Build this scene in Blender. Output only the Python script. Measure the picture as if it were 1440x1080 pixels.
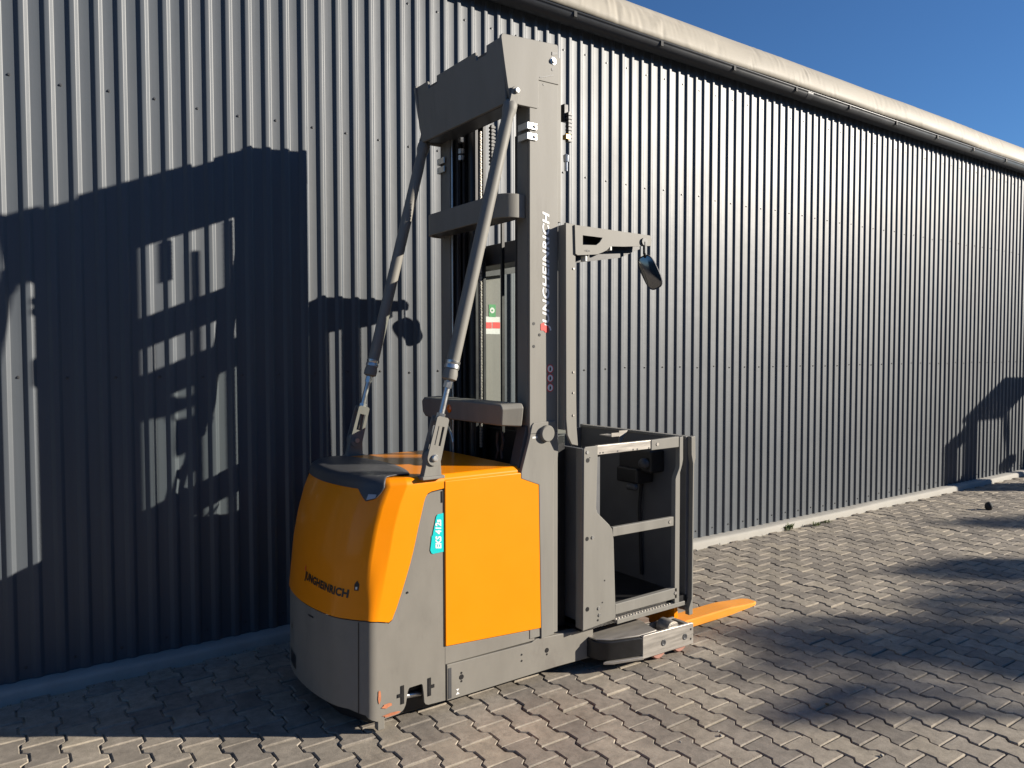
import bpy, bmesh, math, random
import numpy as np
from mathutils import Vector, Matrix
random.seed(7); RNG = np.random.default_rng(11)
for o in list(bpy.data.objects): bpy.data.objects.remove(o)
S = bpy.context.scene
COL = S.collection

# ------------------------------------------------------------------ camera
F_PX, CAM_D, CAM_H = 1058.86, 4.239, 1.609
YAW, PITCH, ROLL = math.radians(35.386), math.radians(2.284), math.radians(-0.074)
fw = Vector((math.sin(YAW)*math.cos(PITCH), math.cos(YAW)*math.cos(PITCH), -math.sin(PITCH)))
r0 = Vector((math.cos(YAW), -math.sin(YAW), 0)); u0 = r0.cross(fw)
rt = r0*math.cos(ROLL) + u0*math.sin(ROLL); up = -r0*math.sin(ROLL) + u0*math.cos(ROLL)
CAM = Vector((0, -CAM_D, CAM_H))
cd = bpy.data.cameras.new('camera'); cam = bpy.data.objects.new('camera', cd); COL.objects.link(cam)
m = Matrix((rt, up, -fw)).transposed().to_4x4(); m.translation = CAM
cam.matrix_world = m
cd.sensor_fit = 'HORIZONTAL'; cd.sensor_width = 36.0; cd.lens = F_PX/1440*36.0
cd.clip_start = 0.05; cd.clip_end = 2000
S.camera = cam

# ------------------------------------------------------------------ sky, sun, exposure
SUN_DIR = Vector((-1.40, 1.0, -0.60)).normalized()          # the way the light travels
to_sun = -SUN_DIR
W = bpy.data.worlds.new('World'); S.world = W; W.use_nodes = True
nt = W.node_tree; bg = nt.nodes['Background']
sky = nt.nodes.new('ShaderNodeTexSky'); sky.sky_type = 'NISHITA'; sky.sun_disc = False
sky.sun_elevation = math.asin(to_sun.z); sky.sun_rotation = math.atan2(to_sun.x, to_sun.y)
sky.altitude = 200; sky.air_density = 1.0; sky.dust_density = 0.0; sky.ozone_density = 8.0
nt.links.new(sky.outputs[0], bg.inputs[0]); bg.inputs[1].default_value = 0.062
sd = bpy.data.lights.new('sun', 'SUN'); sd.energy = 5.0; sd.angle = math.radians(0.53); sd.color = (1.0, 0.915, 0.79)
sun = bpy.data.objects.new('sun', sd); COL.objects.link(sun)
sun.rotation_euler = SUN_DIR.to_track_quat('-Z', 'Y').to_euler(); sun.location = (30, -25, 20)
vs = S.view_settings; vs.view_transform = 'Standard'; vs.look = 'None'; vs.gamma = 1; vs.exposure = 0.92; vs.use_curve_mapping = False

# ------------------------------------------------------------------ pixel -> place (a pixel gives a direction, a known plane the distance)
def ray(px, py): return fw + rt*((px-720)/F_PX) - up*((py-540)/F_PX)
def on_y(px, py, y):
    d = ray(px, py); return CAM + d*((y-CAM.y)/d.y)
def on_x(px, py, x):
    d = ray(px, py); return CAM + d*((x-CAM.x)/d.x)
def on_z(px, py, z):
    d = ray(px, py); return CAM + d*((z-CAM.z)/d.z)

# ------------------------------------------------------------------ materials
def principled(name, col, rough=0.5, metal=0.0, spec=0.5, coat=0.0, coat_rough=0.1):
    mt = bpy.data.materials.new(name); mt.use_nodes = True
    b = mt.node_tree.nodes['Principled BSDF']
    b.inputs['Base Color'].default_value = (*col, 1); b.inputs['Roughness'].default_value = rough
    b.inputs['Metallic'].default_value = metal; b.inputs['Specular IOR Level'].default_value = spec
    b.inputs['Coat Weight'].default_value = coat; b.inputs['Coat Roughness'].default_value = coat_rough
    return mt
def N(mt, t, **kw):
    n = mt.node_tree.nodes.new(t)
    for k, v in kw.items():
        if k in n.inputs.keys(): n.inputs[k].default_value = v
        else: setattr(n, k, v)
    return n
def weathered(name, col, rough=0.5, metal=0.0, spec=0.5, coat=0.0, var=0.12, scale=14, rvar=0.12, bump=0.02, dirt=None, dirt_amt=0.0, stretch=(1,1,1)):
    """paint or metal with slight blotches, fine grain and uneven gloss"""
    mt = principled(name, col, rough, metal, spec, coat)
    L = mt.node_tree.links.new; b = mt.node_tree.nodes['Principled BSDF']
    tc = N(mt, 'ShaderNodeTexCoord'); mp = N(mt, 'ShaderNodeMapping'); mp.inputs['Scale'].default_value = stretch
    L(tc.outputs['Object'], mp.inputs[0])
    n1 = N(mt, 'ShaderNodeTexNoise', Scale=scale, Detail=6.0, Roughness=0.6); L(mp.outputs[0], n1.inputs['Vector'])
    n2 = N(mt, 'ShaderNodeTexNoise', Scale=scale*14, Detail=3.0); L(mp.outputs[0], n2.inputs['Vector'])
    mr = N(mt, 'ShaderNodeMapRange'); mr.inputs['From Min'].default_value = .25; mr.inputs['From Max'].default_value = .75
    mr.inputs['To Min'].default_value = 1-var; mr.inputs['To Max'].default_value = 1+var; L(n1.outputs['Fac'], mr.inputs['Value'])
    mx = N(mt, 'ShaderNodeVectorMath', operation='SCALE'); mx.inputs[0].default_value = col; L(mr.outputs[0], mx.inputs['Scale'])
    last = mx.outputs[0]
    if dirt:
        n3 = N(mt, 'ShaderNodeTexNoise', Scale=scale*.7, Detail=8.0, Roughness=.7); L(mp.outputs[0], n3.inputs['Vector'])
        cr = N(mt, 'ShaderNodeValToRGB'); cr.color_ramp.elements[0].position = .56; cr.color_ramp.elements[1].position = .78
        cr.color_ramp.elements[1].color = (dirt_amt,)*3+(1,); L(n3.outputs['Fac'], cr.inputs[0])
        mm = N(mt, 'ShaderNodeMix', data_type='RGBA'); L(cr.outputs[0], mm.inputs['Factor']); L(last, mm.inputs[6]); mm.inputs[7].default_value = (*dirt, 1)
        last = mm.outputs[2]
    L(last, b.inputs['Base Color'])
    rr = N(mt, 'ShaderNodeMapRange'); rr.inputs['To Min'].default_value = max(.03, rough-rvar); rr.inputs['To Max'].default_value = min(1, rough+rvar)
    L(n1.outputs['Fac'], rr.inputs['Value']); L(rr.outputs[0], b.inputs['Roughness'])
    if bump:
        bp = N(mt, 'ShaderNodeBump', Strength=bump, Distance=.01); L(n2.outputs['Fac'], bp.inputs['Height']); L(bp.outputs[0], b.inputs['Normal'])
    return mt

M = {}
M['yellow'] = weathered('yellow_paint', (0.80, 0.245, 0.0), .40, spec=.2, coat=.25, var=.03, scale=5, rvar=.05, bump=.006)
M['yellow_worn'] = weathered('worn_yellow_paint', (0.74, 0.27, 0.015), .5, var=.10, scale=18, bump=.03, dirt=(.42,.2,.08), dirt_amt=.55, stretch=(.5,3,3))
M['grey'] = weathered('warm_grey_paint', (0.203, 0.194, 0.172), .56, spec=.32, var=.10, scale=7, bump=.015, dirt=(.13,.12,.108), dirt_amt=.5, stretch=(1.6,1.6,.3))
M['grey_scuffed'] = weathered('scuffed_grey_paint', (0.195, 0.183, 0.16), .56, spec=.3, var=.09, scale=9, bump=.015, dirt=(.12,.105,.095), dirt_amt=.55, stretch=(1,1,.5))
M['rust'] = weathered('orange_scrape', (0.42, 0.15, 0.07), .8, var=.35, scale=40, bump=.05)
M['dark'] = weathered('graphite_paint', (0.055, 0.056, 0.06), .45, var=.15, scale=8, bump=.012)
M['liner'] = weathered('grey_cab_lining', (0.105, 0.107, 0.112), .5, var=.12, scale=8, bump=.03)
M['black'] = weathered('black_steel', (0.012, 0.012, 0.013), .42, var=.25, scale=20, bump=.02)
M['pad'] = weathered('dark_plastic', (0.055, 0.056, 0.06), .42, var=.08, scale=20, bump=.05)
M['rubber'] = principled('black_rubber', (.015,.015,.016), .75)
M['wheel'] = weathered('polyurethane_wheel', (.35,.17,.13), .6, var=.15)
M['zinc'] = weathered('zinc_plated_steel', (.62,.62,.60), .32, metal=.9, var=.12, scale=40, rvar=.12)
M['steel'] = weathered('bare_worn_steel', (.42,.39,.35), .42, metal=.55, var=.25, scale=22, rvar=.15, bump=.03, stretch=(.25,1,3))
M['brass'] = principled('brass', (.7,.45,.16), .35, metal=.9)
M['amber'] = principled('amber_lens', (.75,.16,.005), .12, coat=1)
M['lens'] = principled('grey_lens', (.35,.36,.38), .2, coat=1)
M['white'] = principled('white_decal', (.78,.78,.77), .45)
M['white_old'] = weathered('aged_white_label', (.66,.66,.62), .6, var=.1)
M['red'] = principled('red_decal', (.72,.045,.035), .45)
M['ink'] = principled('black_decal', (.014,.012,.012), .45)
M['teal'] = principled('teal_decal', (.0,.50,.50), .4)
M['green'] = principled('green_decal', (.03,.26,.07), .5)
M['mirror'] = principled('convex_mirror_glass', (.22,.225,.235), .12, metal=1.0)
gl = bpy.data.materials.new('window_pane'); gl.use_nodes = True; M['glass'] = gl                  # thin clear pane: lets the sun through, mirrors a little
gn = gl.node_tree.nodes; gn.remove(gn['Principled BSDF']); gt_ = gn.new('ShaderNodeBsdfTransparent'); gt_.inputs[0].default_value = (.90,.93,.92,1)
gg = gn.new('ShaderNodeBsdfGlossy'); gg.inputs['Roughness'].default_value = .03; gm_ = gn.new('ShaderNodeMixShader'); gm_.inputs[0].default_value = .07
gl.node_tree.links.new(gt_.outputs[0], gm_.inputs[1]); gl.node_tree.links.new(gg.outputs[0], gm_.inputs[2]); gl.node_tree.links.new(gm_.outputs[0], gn['Material Output'].inputs[0])

def cladding_material():
    mt = principled('anthracite_coated_sheet', (.058,.068,.080), .5, spec=.60)
    L = mt.node_tree.links.new; b = mt.node_tree.nodes['Principled BSDF']
    tc = N(mt, 'ShaderNodeTexCoord'); mp = N(mt, 'ShaderNodeMapping'); mp.inputs['Scale'].default_value = (30, 1, .35); L(tc.outputs['Object'], mp.inputs[0])
    oi = N(mt, 'ShaderNodeObjectInfo')
    ad = N(mt, 'ShaderNodeVectorMath', operation='ADD'); L(mp.outputs[0], ad.inputs[0]); 
    sc = N(mt, 'ShaderNodeVectorMath', operation='SCALE'); sc.inputs[0].default_value = (71, 31, 17); L(oi.outputs['Random'], sc.inputs['Scale']); L(sc.outputs[0], ad.inputs[1])
    n1 = N(mt, 'ShaderNodeTexNoise', Scale=1.0, Detail=4.0, Roughness=.6); L(ad.outputs[0], n1.inputs['Vector'])
    n2 = N(mt, 'ShaderNodeTexNoise', Scale=2.2, Detail=5.0); L(tc.outputs['Object'], n2.inputs['Vector'])
    mr = N(mt, 'ShaderNodeMapRange'); mr.inputs['To Min'].default_value = .84; mr.inputs['To Max'].default_value = 1.16; L(n1.outputs['Fac'], mr.inputs['Value'])
    m2 = N(mt, 'ShaderNodeMapRange'); m2.inputs['To Min'].default_value = .93; m2.inputs['To Max'].default_value = 1.07; L(oi.outputs['Random'], m2.inputs['Value'])
    mu = N(mt, 'ShaderNodeMath', operation='MULTIPLY'); L(mr.outputs[0], mu.inputs[0]); L(m2.outputs[0], mu.inputs[1])
    vm = N(mt, 'ShaderNodeVectorMath', operation='SCALE'); vm.inputs[0].default_value = (.058,.068,.080); L(mu.outputs[0], vm.inputs['Scale']); L(vm.outputs[0], b.inputs['Base Color'])
    r = N(mt, 'ShaderNodeMapRange'); r.inputs['To Min'].default_value = .44; r.inputs['To Max'].default_value = .56; L(n2.outputs['Fac'], r.inputs['Value']); L(r.outputs[0], b.inputs['Roughness'])
    bp = N(mt, 'ShaderNodeBump', Strength=.10, Distance=.004); L(n1.outputs['Fac'], bp.inputs['Height'])
    b3 = N(mt, 'ShaderNodeBump', Strength=.12, Distance=.03); L(n2.outputs['Fac'], b3.inputs['Height']); L(bp.outputs[0], b3.inputs['Normal']); L(b3.outputs[0], b.inputs['Normal'])
    return mt
M['cladding'] = cladding_material()

def paver_material():
    mt = principled('concrete_paver', (.30,.275,.235), .85, spec=.3)
    L = mt.node_tree.links.new; b = mt.node_tree.nodes['Principled BSDF']
    geo = N(mt, 'ShaderNodeNewGeometry'); oi = N(mt, 'ShaderNodeObjectInfo')
    ad = N(mt, 'ShaderNodeMath', operation='ADD'); L(geo.outputs['Random Per Island'], ad.inputs[0]); L(oi.outputs['Random'], ad.inputs[1])
    fr = N(mt, 'ShaderNodeMath', operation='FRACT'); L(ad.outputs[0], fr.inputs[0])
    cr = N(mt, 'ShaderNodeValToRGB'); e = cr.color_ramp.elements
    e[0].color = (.215,.190,.160,1); e[1].color = (.345,.30,.235,1)
    x = e.new(.5); x.color = (.285,.25,.205,1)
    L(fr.outputs[0], cr.inputs[0])
    n1 = N(mt, 'ShaderNodeTexNoise', Scale=3.0, Detail=6.0, Roughness=.65); L(geo.outputs['Position'], n1.inputs['Vector'])
    n2 = N(mt, 'ShaderNodeTexNoise', Scale=420.0, Detail=3.0); L(geo.outputs['Position'], n2.inputs['Vector'])
    n3 = N(mt, 'ShaderNodeTexNoise', Scale=22.0, Detail=7.0, Roughness=.7); L(geo.outputs['Position'], n3.inputs['Vector'])
    m1 = N(mt, 'ShaderNodeMapRange'); m1.inputs['From Min'].default_value=.3; m1.inputs['From Max'].default_value=.7; m1.inputs['To Min'].default_value=.74; m1.inputs['To Max'].default_value=1.20; L(n1.outputs['Fac'], m1.inputs['Value'])
    m2 = N(mt, 'ShaderNodeMapRange'); m2.inputs['From Min'].default_value=.3; m2.inputs['From Max'].default_value=.7; m2.inputs['To Min'].default_value=.80; m2.inputs['To Max'].default_value=1.22; L(n2.outputs['Fac'], m2.inputs['Value'])
    m3 = N(mt, 'ShaderNodeMapRange'); m3.inputs['From Min'].default_value=.32; m3.inputs['From Max'].default_value=.6; m3.inputs['To Min'].default_value=.72; m3.inputs['To Max'].default_value=1.06; L(n3.outputs['Fac'], m3.inputs['Value'])
    a = N(mt, 'ShaderNodeMath', operation='MULTIPLY'); L(m1.outputs[0], a.inputs[0]); L(m2.outputs[0], a.inputs[1])
    c = N(mt, 'ShaderNodeMath', operation='MULTIPLY'); L(a.outputs[0], c.inputs[0]); L(m3.outputs[0], c.inputs[1])
    v = N(mt, 'ShaderNodeVectorMath', operation='SCALE'); L(cr.outputs[0], v.inputs[0]); L(c.outputs[0], v.inputs['Scale'])
    n4 = N(mt, 'ShaderNodeTexNoise', Scale=5.5, Detail=4.0, Roughness=.55); L(geo.outputs['Position'], n4.inputs['Vector'])
    st_ = N(mt, 'ShaderNodeValToRGB'); st_.color_ramp.elements[0].position = .60; st_.color_ramp.elements[1].position = .72; st_.color_ramp.elements[1].color = (.55,.55,.55,1); L(n4.outputs['Fac'], st_.inputs[0])
    mo = N(mt, 'ShaderNodeMix', data_type='RGBA'); L(st_.outputs[0], mo.inputs['Factor']); L(v.outputs[0], mo.inputs[6]); mo.inputs[7].default_value = (.13,.115,.098,1)
    n5 = N(mt, 'ShaderNodeTexNoise', Scale=60.0, Detail=2.0); L(geo.outputs['Position'], n5.inputs['Vector'])
    sp5 = N(mt, 'ShaderNodeValToRGB'); sp5.color_ramp.elements[0].position = .70; sp5.color_ramp.elements[1].position = .76; sp5.color_ramp.elements[1].color = (.6,.6,.6,1); L(n5.outputs['Fac'], sp5.inputs[0])
    m5 = N(mt, 'ShaderNodeMix', data_type='RGBA'); L(sp5.outputs[0], m5.inputs['Factor']); L(mo.outputs[2], m5.inputs[6]); m5.inputs[7].default_value = (.11,.095,.08,1)
    L(m5.outputs[2], b.inputs['Base Color'])
    bp = N(mt, 'ShaderNodeBump', Strength=.35, Distance=.002); L(n2.outputs['Fac'], bp.inputs['Height'])
    b2 = N(mt, 'ShaderNodeBump', Strength=.3, Distance=.006); L(n3.outputs['Fac'], b2.inputs['Height']); L(bp.outputs[0], b2.inputs['Normal']); L(b2.outputs[0], b.inputs['Normal'])
    return mt
M['paver'] = paver_material()
M['sand'] = weathered('joint_sand', (.30,.265,.205), .95, var=.3, scale=6, bump=.4)
M['concrete'] = weathered('pale_concrete', (.34,.325,.29), .85, var=.12, scale=7, bump=.12, dirt=(.30,.28,.24), dirt_amt=.6)
M['membrane'] = weathered('beige_roof_membrane', (.33,.30,.245), .62, spec=.3, var=.10, scale=3, bump=.03, dirt=(.36,.31,.24), dirt_amt=.5, stretch=(.5,3,3))
M['gutter'] = weathered('anthracite_gutter', (.045,.047,.05), .38, var=.1, scale=6)
M['asphalt'] = weathered('far_asphalt', (.075,.072,.068), .9, var=.2, scale=1.2, bump=.1)

# ------------------------------------------------------------------ mesh helper
class MB:
    def __init__(s): s.v = []; s.f = []
    def add(s, vs, fs):
        n = len(s.v); s.v += [tuple(p) for p in vs]; s.f += [tuple(i+n for i in q) for q in fs]; return s
    def box(s, x0, x1, y0, y1, z0, z1):
        v = [(x, y, z) for z in (z0, z1) for y in (y0, y1) for x in (x0, x1)]
        return s.add(v, [(0,2,3,1),(4,5,7,6),(0,1,5,4),(2,6,7,3),(0,4,6,2),(1,3,7,5)])
    def prism(s, poly, a, b, axis='y'):
        """poly of (p, q) pushed along axis from a to b: y -> (x, z), x -> (y, z), z -> (x, y)"""
        def P(p, q, t): return {'y': (p, t, q), 'x': (t, p, q), 'z': (p, q, t)}[axis]
        n = len(poly); v = [P(p, q, a) for p, q in poly] + [P(p, q, b) for p, q in poly]
        return s.add(v, [tuple(range(n)), tuple(range(2*n-1, n-1, -1))] + [(i, i+n, (i+1) % n+n, (i+1) % n) for i in range(n)])
    def tube(s, p0, p1, r0, r1=None, n=20, caps=True):
        p0 = Vector(p0); p1 = Vector(p1); r1 = r0 if r1 is None else r1
        d = (p1-p0).normalized(); a = d.orthogonal().normalized(); b = d.cross(a)
        v = []
        for p, r in ((p0, r0), (p1, r1)):
            for i in range(n):
                t = 2*math.pi*i/n; v.append(p + a*(r*math.cos(t)) + b*(r*math.sin(t)))
        f = [(i, (i+1) % n, (i+1) % n+n, i+n) for i in range(n)]
        if caps: f += [tuple(range(n-1, -1, -1)), tuple(range(n, 2*n))]
        return s.add(v, f)
    def lathe(s, p0, d, prof, n=24):
        """prof: list of (distance along d, radius)"""
        p0 = Vector(p0); d = Vector(d).normalized(); a = d.orthogonal().normalized(); b = d.cross(a); v = []
        for t, r in prof:
            for i in range(n):
                k = 2*math.pi*i/n; v.append(p0 + d*t + a*(r*math.cos(k)) + b*(r*math.sin(k)))
        f = []
        for j in range(len(prof)-1):
            for i in range(n): f.append((j*n+i, j*n+(i+1) % n, (j+1)*n+(i+1) % n, (j+1)*n+i))
        f += [tuple(range(n-1, -1, -1)), tuple(range((len(prof)-1)*n, len(prof)*n))]
        return s.add(v, f)
    def path(s, pts, r, n=8):
        for a, b in zip(pts[:-1], pts[1:]): s.tube(a, b, r, n=n)
        return s
    def grid(s, rows):
        m = len(rows[0]); v = [p for r in rows for p in r]
        return s.add(v, [(j*m+i, j*m+i+1, (j+1)*m+i+1, (j+1)*m+i) for j in range(len(rows)-1) for i in range(m-1)])
    def mirror(s, yc):
        o = MB(); o.v = [(x, 2*yc-y, z) for x, y, z in s.v]; o.f = [tuple(reversed(q)) for q in s.f]; return o
    def build(s, name, mat, parent=None, bevel=0.0, smooth=35, seg=2, label=None, solid=0.0):
        me = bpy.data.meshes.new(name)
        org = ROOT_AT.get(parent.name, Vector((0,0,0))) if parent else Vector((0,0,0))
        me.from_pydata([Vector(p)-org for p in s.v], [], s.f)
        bm = bmesh.new(); bm.from_mesh(me); bmesh.ops.recalc_face_normals(bm, faces=bm.faces); bm.to_mesh(me); bm.free()
        me.materials.append(M[mat]); me.shade_smooth()
        me.set_sharp_from_angle(angle=math.radians(smooth))
        o = bpy.data.objects.new(name, me); COL.objects.link(o)
        if parent: o.parent = parent; ROOT_AT[o.name] = org
        if solid:
            sm = o.modifiers.new('thickness', 'SOLIDIFY'); sm.thickness = solid; sm.offset = -1
            if name == 'rear_skirt': es = o.modifiers.new('crisp_rim', 'EDGE_SPLIT'); es.split_angle = math.radians(50)
        if bevel:
            bv = o.modifiers.new('bevel', 'BEVEL'); bv.width = bevel; bv.segments = seg; bv.limit_method = 'ANGLE'; bv.angle_limit = math.radians(40); bv.harden_normals = True
        if label: o['label'] = label
        return o
ROOT_AT = {}
def thing(name, loc, label, cat, group=None):
    o = bpy.data.objects.new(name, None); COL.objects.link(o); o.location = loc; o.empty_display_size = .2
    o['label'] = label; o['category'] = cat
    if group: o['group'] = group
    ROOT_AT[o.name] = Vector(loc); return o
def tag(o, label, cat, group=None):
    o['label'] = label; o['category'] = cat
    if group: o['group'] = group
    return o
def text_part(txt, place, mat, parent, name='lettering', bold=.012, shear=.18, label=None, space=1.0):
    """place(s, t) -> world point, s along the line in cap heights from 0 to length, t upward"""
    cu = bpy.data.curves.new(name, 'FONT'); cu.body = txt; cu.size = 1.0; cu.offset = bold; cu.shear = shear; cu.resolution_u = 3; cu.space_character = space
    ob = bpy.data.objects.new('tmp', cu); COL.objects.link(ob)
    dg = bpy.context.evaluated_depsgraph_get(); me = bpy.data.meshes.new_from_object(ob.evaluated_get(dg)); bpy.data.objects.remove(ob)
    xs = [v.co.x for v in me.vertices]; ys = [v.co.y for v in me.vertices]; x0, x1, y0, y1 = min(xs), max(xs), min(ys), max(ys)
    org = ROOT_AT[parent.name]
    for v in me.vertices: v.co = Vector(place((v.co.x-x0)/(x1-x0), (v.co.y-y0)/(y1-y0))) - org
    me.materials.clear(); me.materials.append(M[mat]); me.name = name
    o = bpy.data.objects.new(name, me); COL.objects.link(o); o.parent = parent; ROOT_AT[o.name] = org
    if label: o['label'] = label
    return o

# ================================================================== THE SETTING
# ---- ground sheet below the stones (the sand in the joints), reaching the horizon
g = MB(); g.add([(-400,-400,-.030),(500,-400,-.030),(500,400,-.030),(-400,400,-.030)], [(0,1,2,3)])
gr = g.build('ground', 'asphalt'); gr['kind'] = 'structure'
yard = MB(); yard.add([(-7,-9.5,-.0105),(22,-9.5,-.0105),(22,-.06,-.0105),(-7,-.06,-.0105)], [(0,1,2,3)])
YARD = yard.build('paved_yard', 'sand'); YARD['kind'] = 'structure'

# ---- double-T pavers
PX, PY, PX0, PY0 = .1338, .188, .119, -.528
def paver_outline(g=.0034, A=.0125):
    a, b, L = PX/2+A-g, PX/2-A-g, PY/2-g
    h = [(a,-L),(a,-.057),(b,-.037),(b,.037),(a,.057),(a,L)]
    return h + [(-x,-y) for x, y in h]
OUT = np.array(paver_outline())
def paver_verts():
    n = len(OUT); c = .0042; v = []
    sg = np.sign(OUT)
    v += [(x-math.copysign(c, x), y-math.copysign(c, y) if abs(y) > .06 else y, 0.0) for x, y in OUT]
    v += [(x, y, -.0042) for x, y in OUT]
    v += [(x, y, -.022) for x, y in OUT]
    f = [tuple(range(n))] + [(i, i+n, (i+1) % n+n, (i+1) % n) for i in range(n)] + [(i+n, i+2*n, (i+1) % n+2*n, (i+1) % n+n) for i in range(n)]
    return np.array(v), f
PV, PF = paver_verts()
spots = []
for k in range(-52, 163):
    for j in range(-4, 50):
        x = PX0 - PX/2 + PX*k; y = PY0 + PY/2 - PY*j - (PY/2 if k % 2 else 0)
        if y > -.105-PY/2+.08 or y < -9.3: continue
        spots.append((x, y))
def in_view(x, y):
    d = Vector((x, y, 0)) - CAM; z = d.dot(fw)
    if z < .3: return None
    u, w = 720+F_PX*d.dot(rt)/z, 540-F_PX*d.dot(up)/z
    if -10 < u < 1450 and 0 < w < 1092: return F_PX/z
    return None
scored = []
for i, (x, y) in enumerate(spots):
    q = in_view(x, y)
    hid = 1.25 < x < 2.5 and -1.33 < y < -.56
    if q and not hid: scored.append((q, i))
scored.sort(reverse=True); near = set(i for _, i in scored[:300])
pm = bpy.data.meshes.new('paver'); pm.from_pydata(PV.tolist(), [], PF); pm.materials.append(M['paver'])
def pose(): return RNG.normal(0, .0014), RNG.normal(0, .011), RNG.normal(0, .011), RNG.normal(0, .005)
allv, allf, nb = [], [], 0
for i, (x, y) in enumerate(spots):
    dz, rx, ry, rz = pose()
    if i in near:
        o = bpy.data.objects.new('paver', pm); COL.objects.link(o); o.parent = YARD; o.location = (x, y, dz); o.rotation_euler = (rx, ry, rz)
    else:
        p = PV.copy(); p[:, 2] += dz + PV[:, 1]*rx - PV[:, 0]*ry
        p[:, 0] += -PV[:, 1]*rz + x; p[:, 1] += PV[:, 0]*rz + y
        allv.append(p); allf += [tuple(t+nb for t in q) for q in PF]; nb += len(PV)
me = bpy.data.meshes.new('paver_field'); me.from_pydata(np.concatenate(allv).tolist(), [], allf); me.materials.append(M['paver'])
o = bpy.data.objects.new('paver_field', me); COL.objects.link(o); o.parent = YARD; o['kind'] = 'stuff'

# ---- kerb along the foot of the hall
kb = MB(); rows = []
for i, x in enumerate(np.arange(-7, 22.01, .25)):
    w = .004*math.sin(x*1.7)+.003*math.sin(x*4.1+1)
    rows.append([(x, .03, .052), (x, -.03, .054+w*.4), (x, -.088+w, .053+w*.4), (x, -.101+w, .047), (x, -.108+w, .034), (x, -.112+w, -.02)])
kb.grid(rows); K = kb.build('kerb', 'concrete', smooth=50); K['kind'] = 'structure'

# ================================================================== HALL
HALL = thing('storage_hall', (5, 3, 0), 'long hall clad in dark grey corrugated metal sheet under a beige membrane roof', 'building')
RP, RX0, DEP = .1035, .186, .0145
Z0, Z1 = .045, 4.055
def sheet_profile():
    """ten ribs: first crown laps 1.2 mm over the sheet before"""
    p = []
    for k in range(11):
        x = RP*k; e = -.0012 if k == 0 else 0.0
        c = [(x-.00825, 0), (x+.00825, -DEP), (x+.02975, -DEP), (x+.04625, 0)]
        if k == 0: c = [(x+.004, -DEP*.35), (x+.00825, -DEP), (x+.02975, -DEP), (x+.04625, 0)]
        if k == 10: c = c[:3]
        p += [(a, b+e) for a, b in c]
    q = [p[0]]
    for a, b_, c in zip(p[:-2], p[1:-1], p[2:]):
        A, B, Cc = Vector(a), Vector(b_), Vector(c); r = .0032
        P0 = B+(A-B).normalized()*r; P2 = B+(Cc-B).normalized()*r
        for t in (0, .33, .67, 1): q.append(tuple(P0*(1-t)**2 + B*(2*t*(1-t)) + P2*t*t))
    q.append(p[-1]); return q
SP = sheet_profile()
sm_ = bpy.data.meshes.new('cladding_sheet'); nz = 2
vv = [(x, y, z) for z in (Z0, Z1) for x, y in SP]; n = len(SP)
sm_.from_pydata(vv, [], [(i, i+1, n+i+1, n+i) for i in range(n-1)]); sm_.materials.append(M['cladding']); sm_.shade_smooth()
for k in range(-7, 21):
    o = bpy.data.objects.new('cladding_sheet', sm_); COL.objects.link(o); o.parent = HALL
    o.location = Vector((RX0+RP*7+RP*10*k, 0, 0)) - HALL.location
# screws with washers
sc = MB()
for z, lo, hi in ((.115, -60, 190), (1.497, -60, 190), (2.907, -60, 190), (3.78, -60, 190)):
    for nrib in range(lo, hi):
        if nrib % 2: continue
        x = RX0 + RP*nrib - .033 + random.uniform(-.004, .004); zz = z + random.uniform(-.008, .008)
        sc.lathe((x, .0005, zz), (0, -1, 0), [(0, .0085), (.0015, .0085), (.002, .0055), (.0065, .005)], n=6)
so = sc.build('screw_heads', 'gutter', HALL); so['kind'] = 'stuff'
for f in []: pass
# gable/back walls so that the hall is a real volume
bk = MB(); bk.box(-7, 22.5, .06, .10, 0, 4.05); bk.build('wall_lining', 'dark', HALL)
# gutter (half round) and brackets
gt = MB(); GY, GZ, GR = -.078, 3.985, .066
sec = [(GY+GR*math.cos(a), GZ+GR*math.sin(a)) for a in [math.pi+math.pi*i/16 for i in range(17)]]
lip = [(GY-GR+.002+.008*math.cos(a), GZ+.006+.008*math.sin(a)) for a in [math.radians(d) for d in (200, 140, 80, 20, -40)]]
sec = lip[::-1] + sec
gt.grid([[(x, y, z) for y, z in sec] for x in (-7, 22.4)])
gu = gt.build('gutter', 'gutter', HALL, smooth=60, solid=.002)
for i in range(26):
    x = 3.43 - 6 + .86*i
    bkt = MB(); bkt.box(x-.013, x+.013, GY-GR-.009, GY-GR-.001, GZ-.035, GZ+.004)
    bkt.build('gutter_bracket', 'rubber', HALL)
for x in (6.25, 11.9, 17.4):                                       # gutter joints
    j = MB(); sec2 = [(GY+(GR+.003)*math.cos(a), GZ+(GR+.003)*math.sin(a)) for a in [math.pi+math.pi*i/16 for i in range(17)]]
    j.grid([[(xx, y, z) for y, z in sec2] for xx in (x-.04, x+.04)]); j.build('gutter_joint', 'gutter', HALL, smooth=60)
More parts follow.
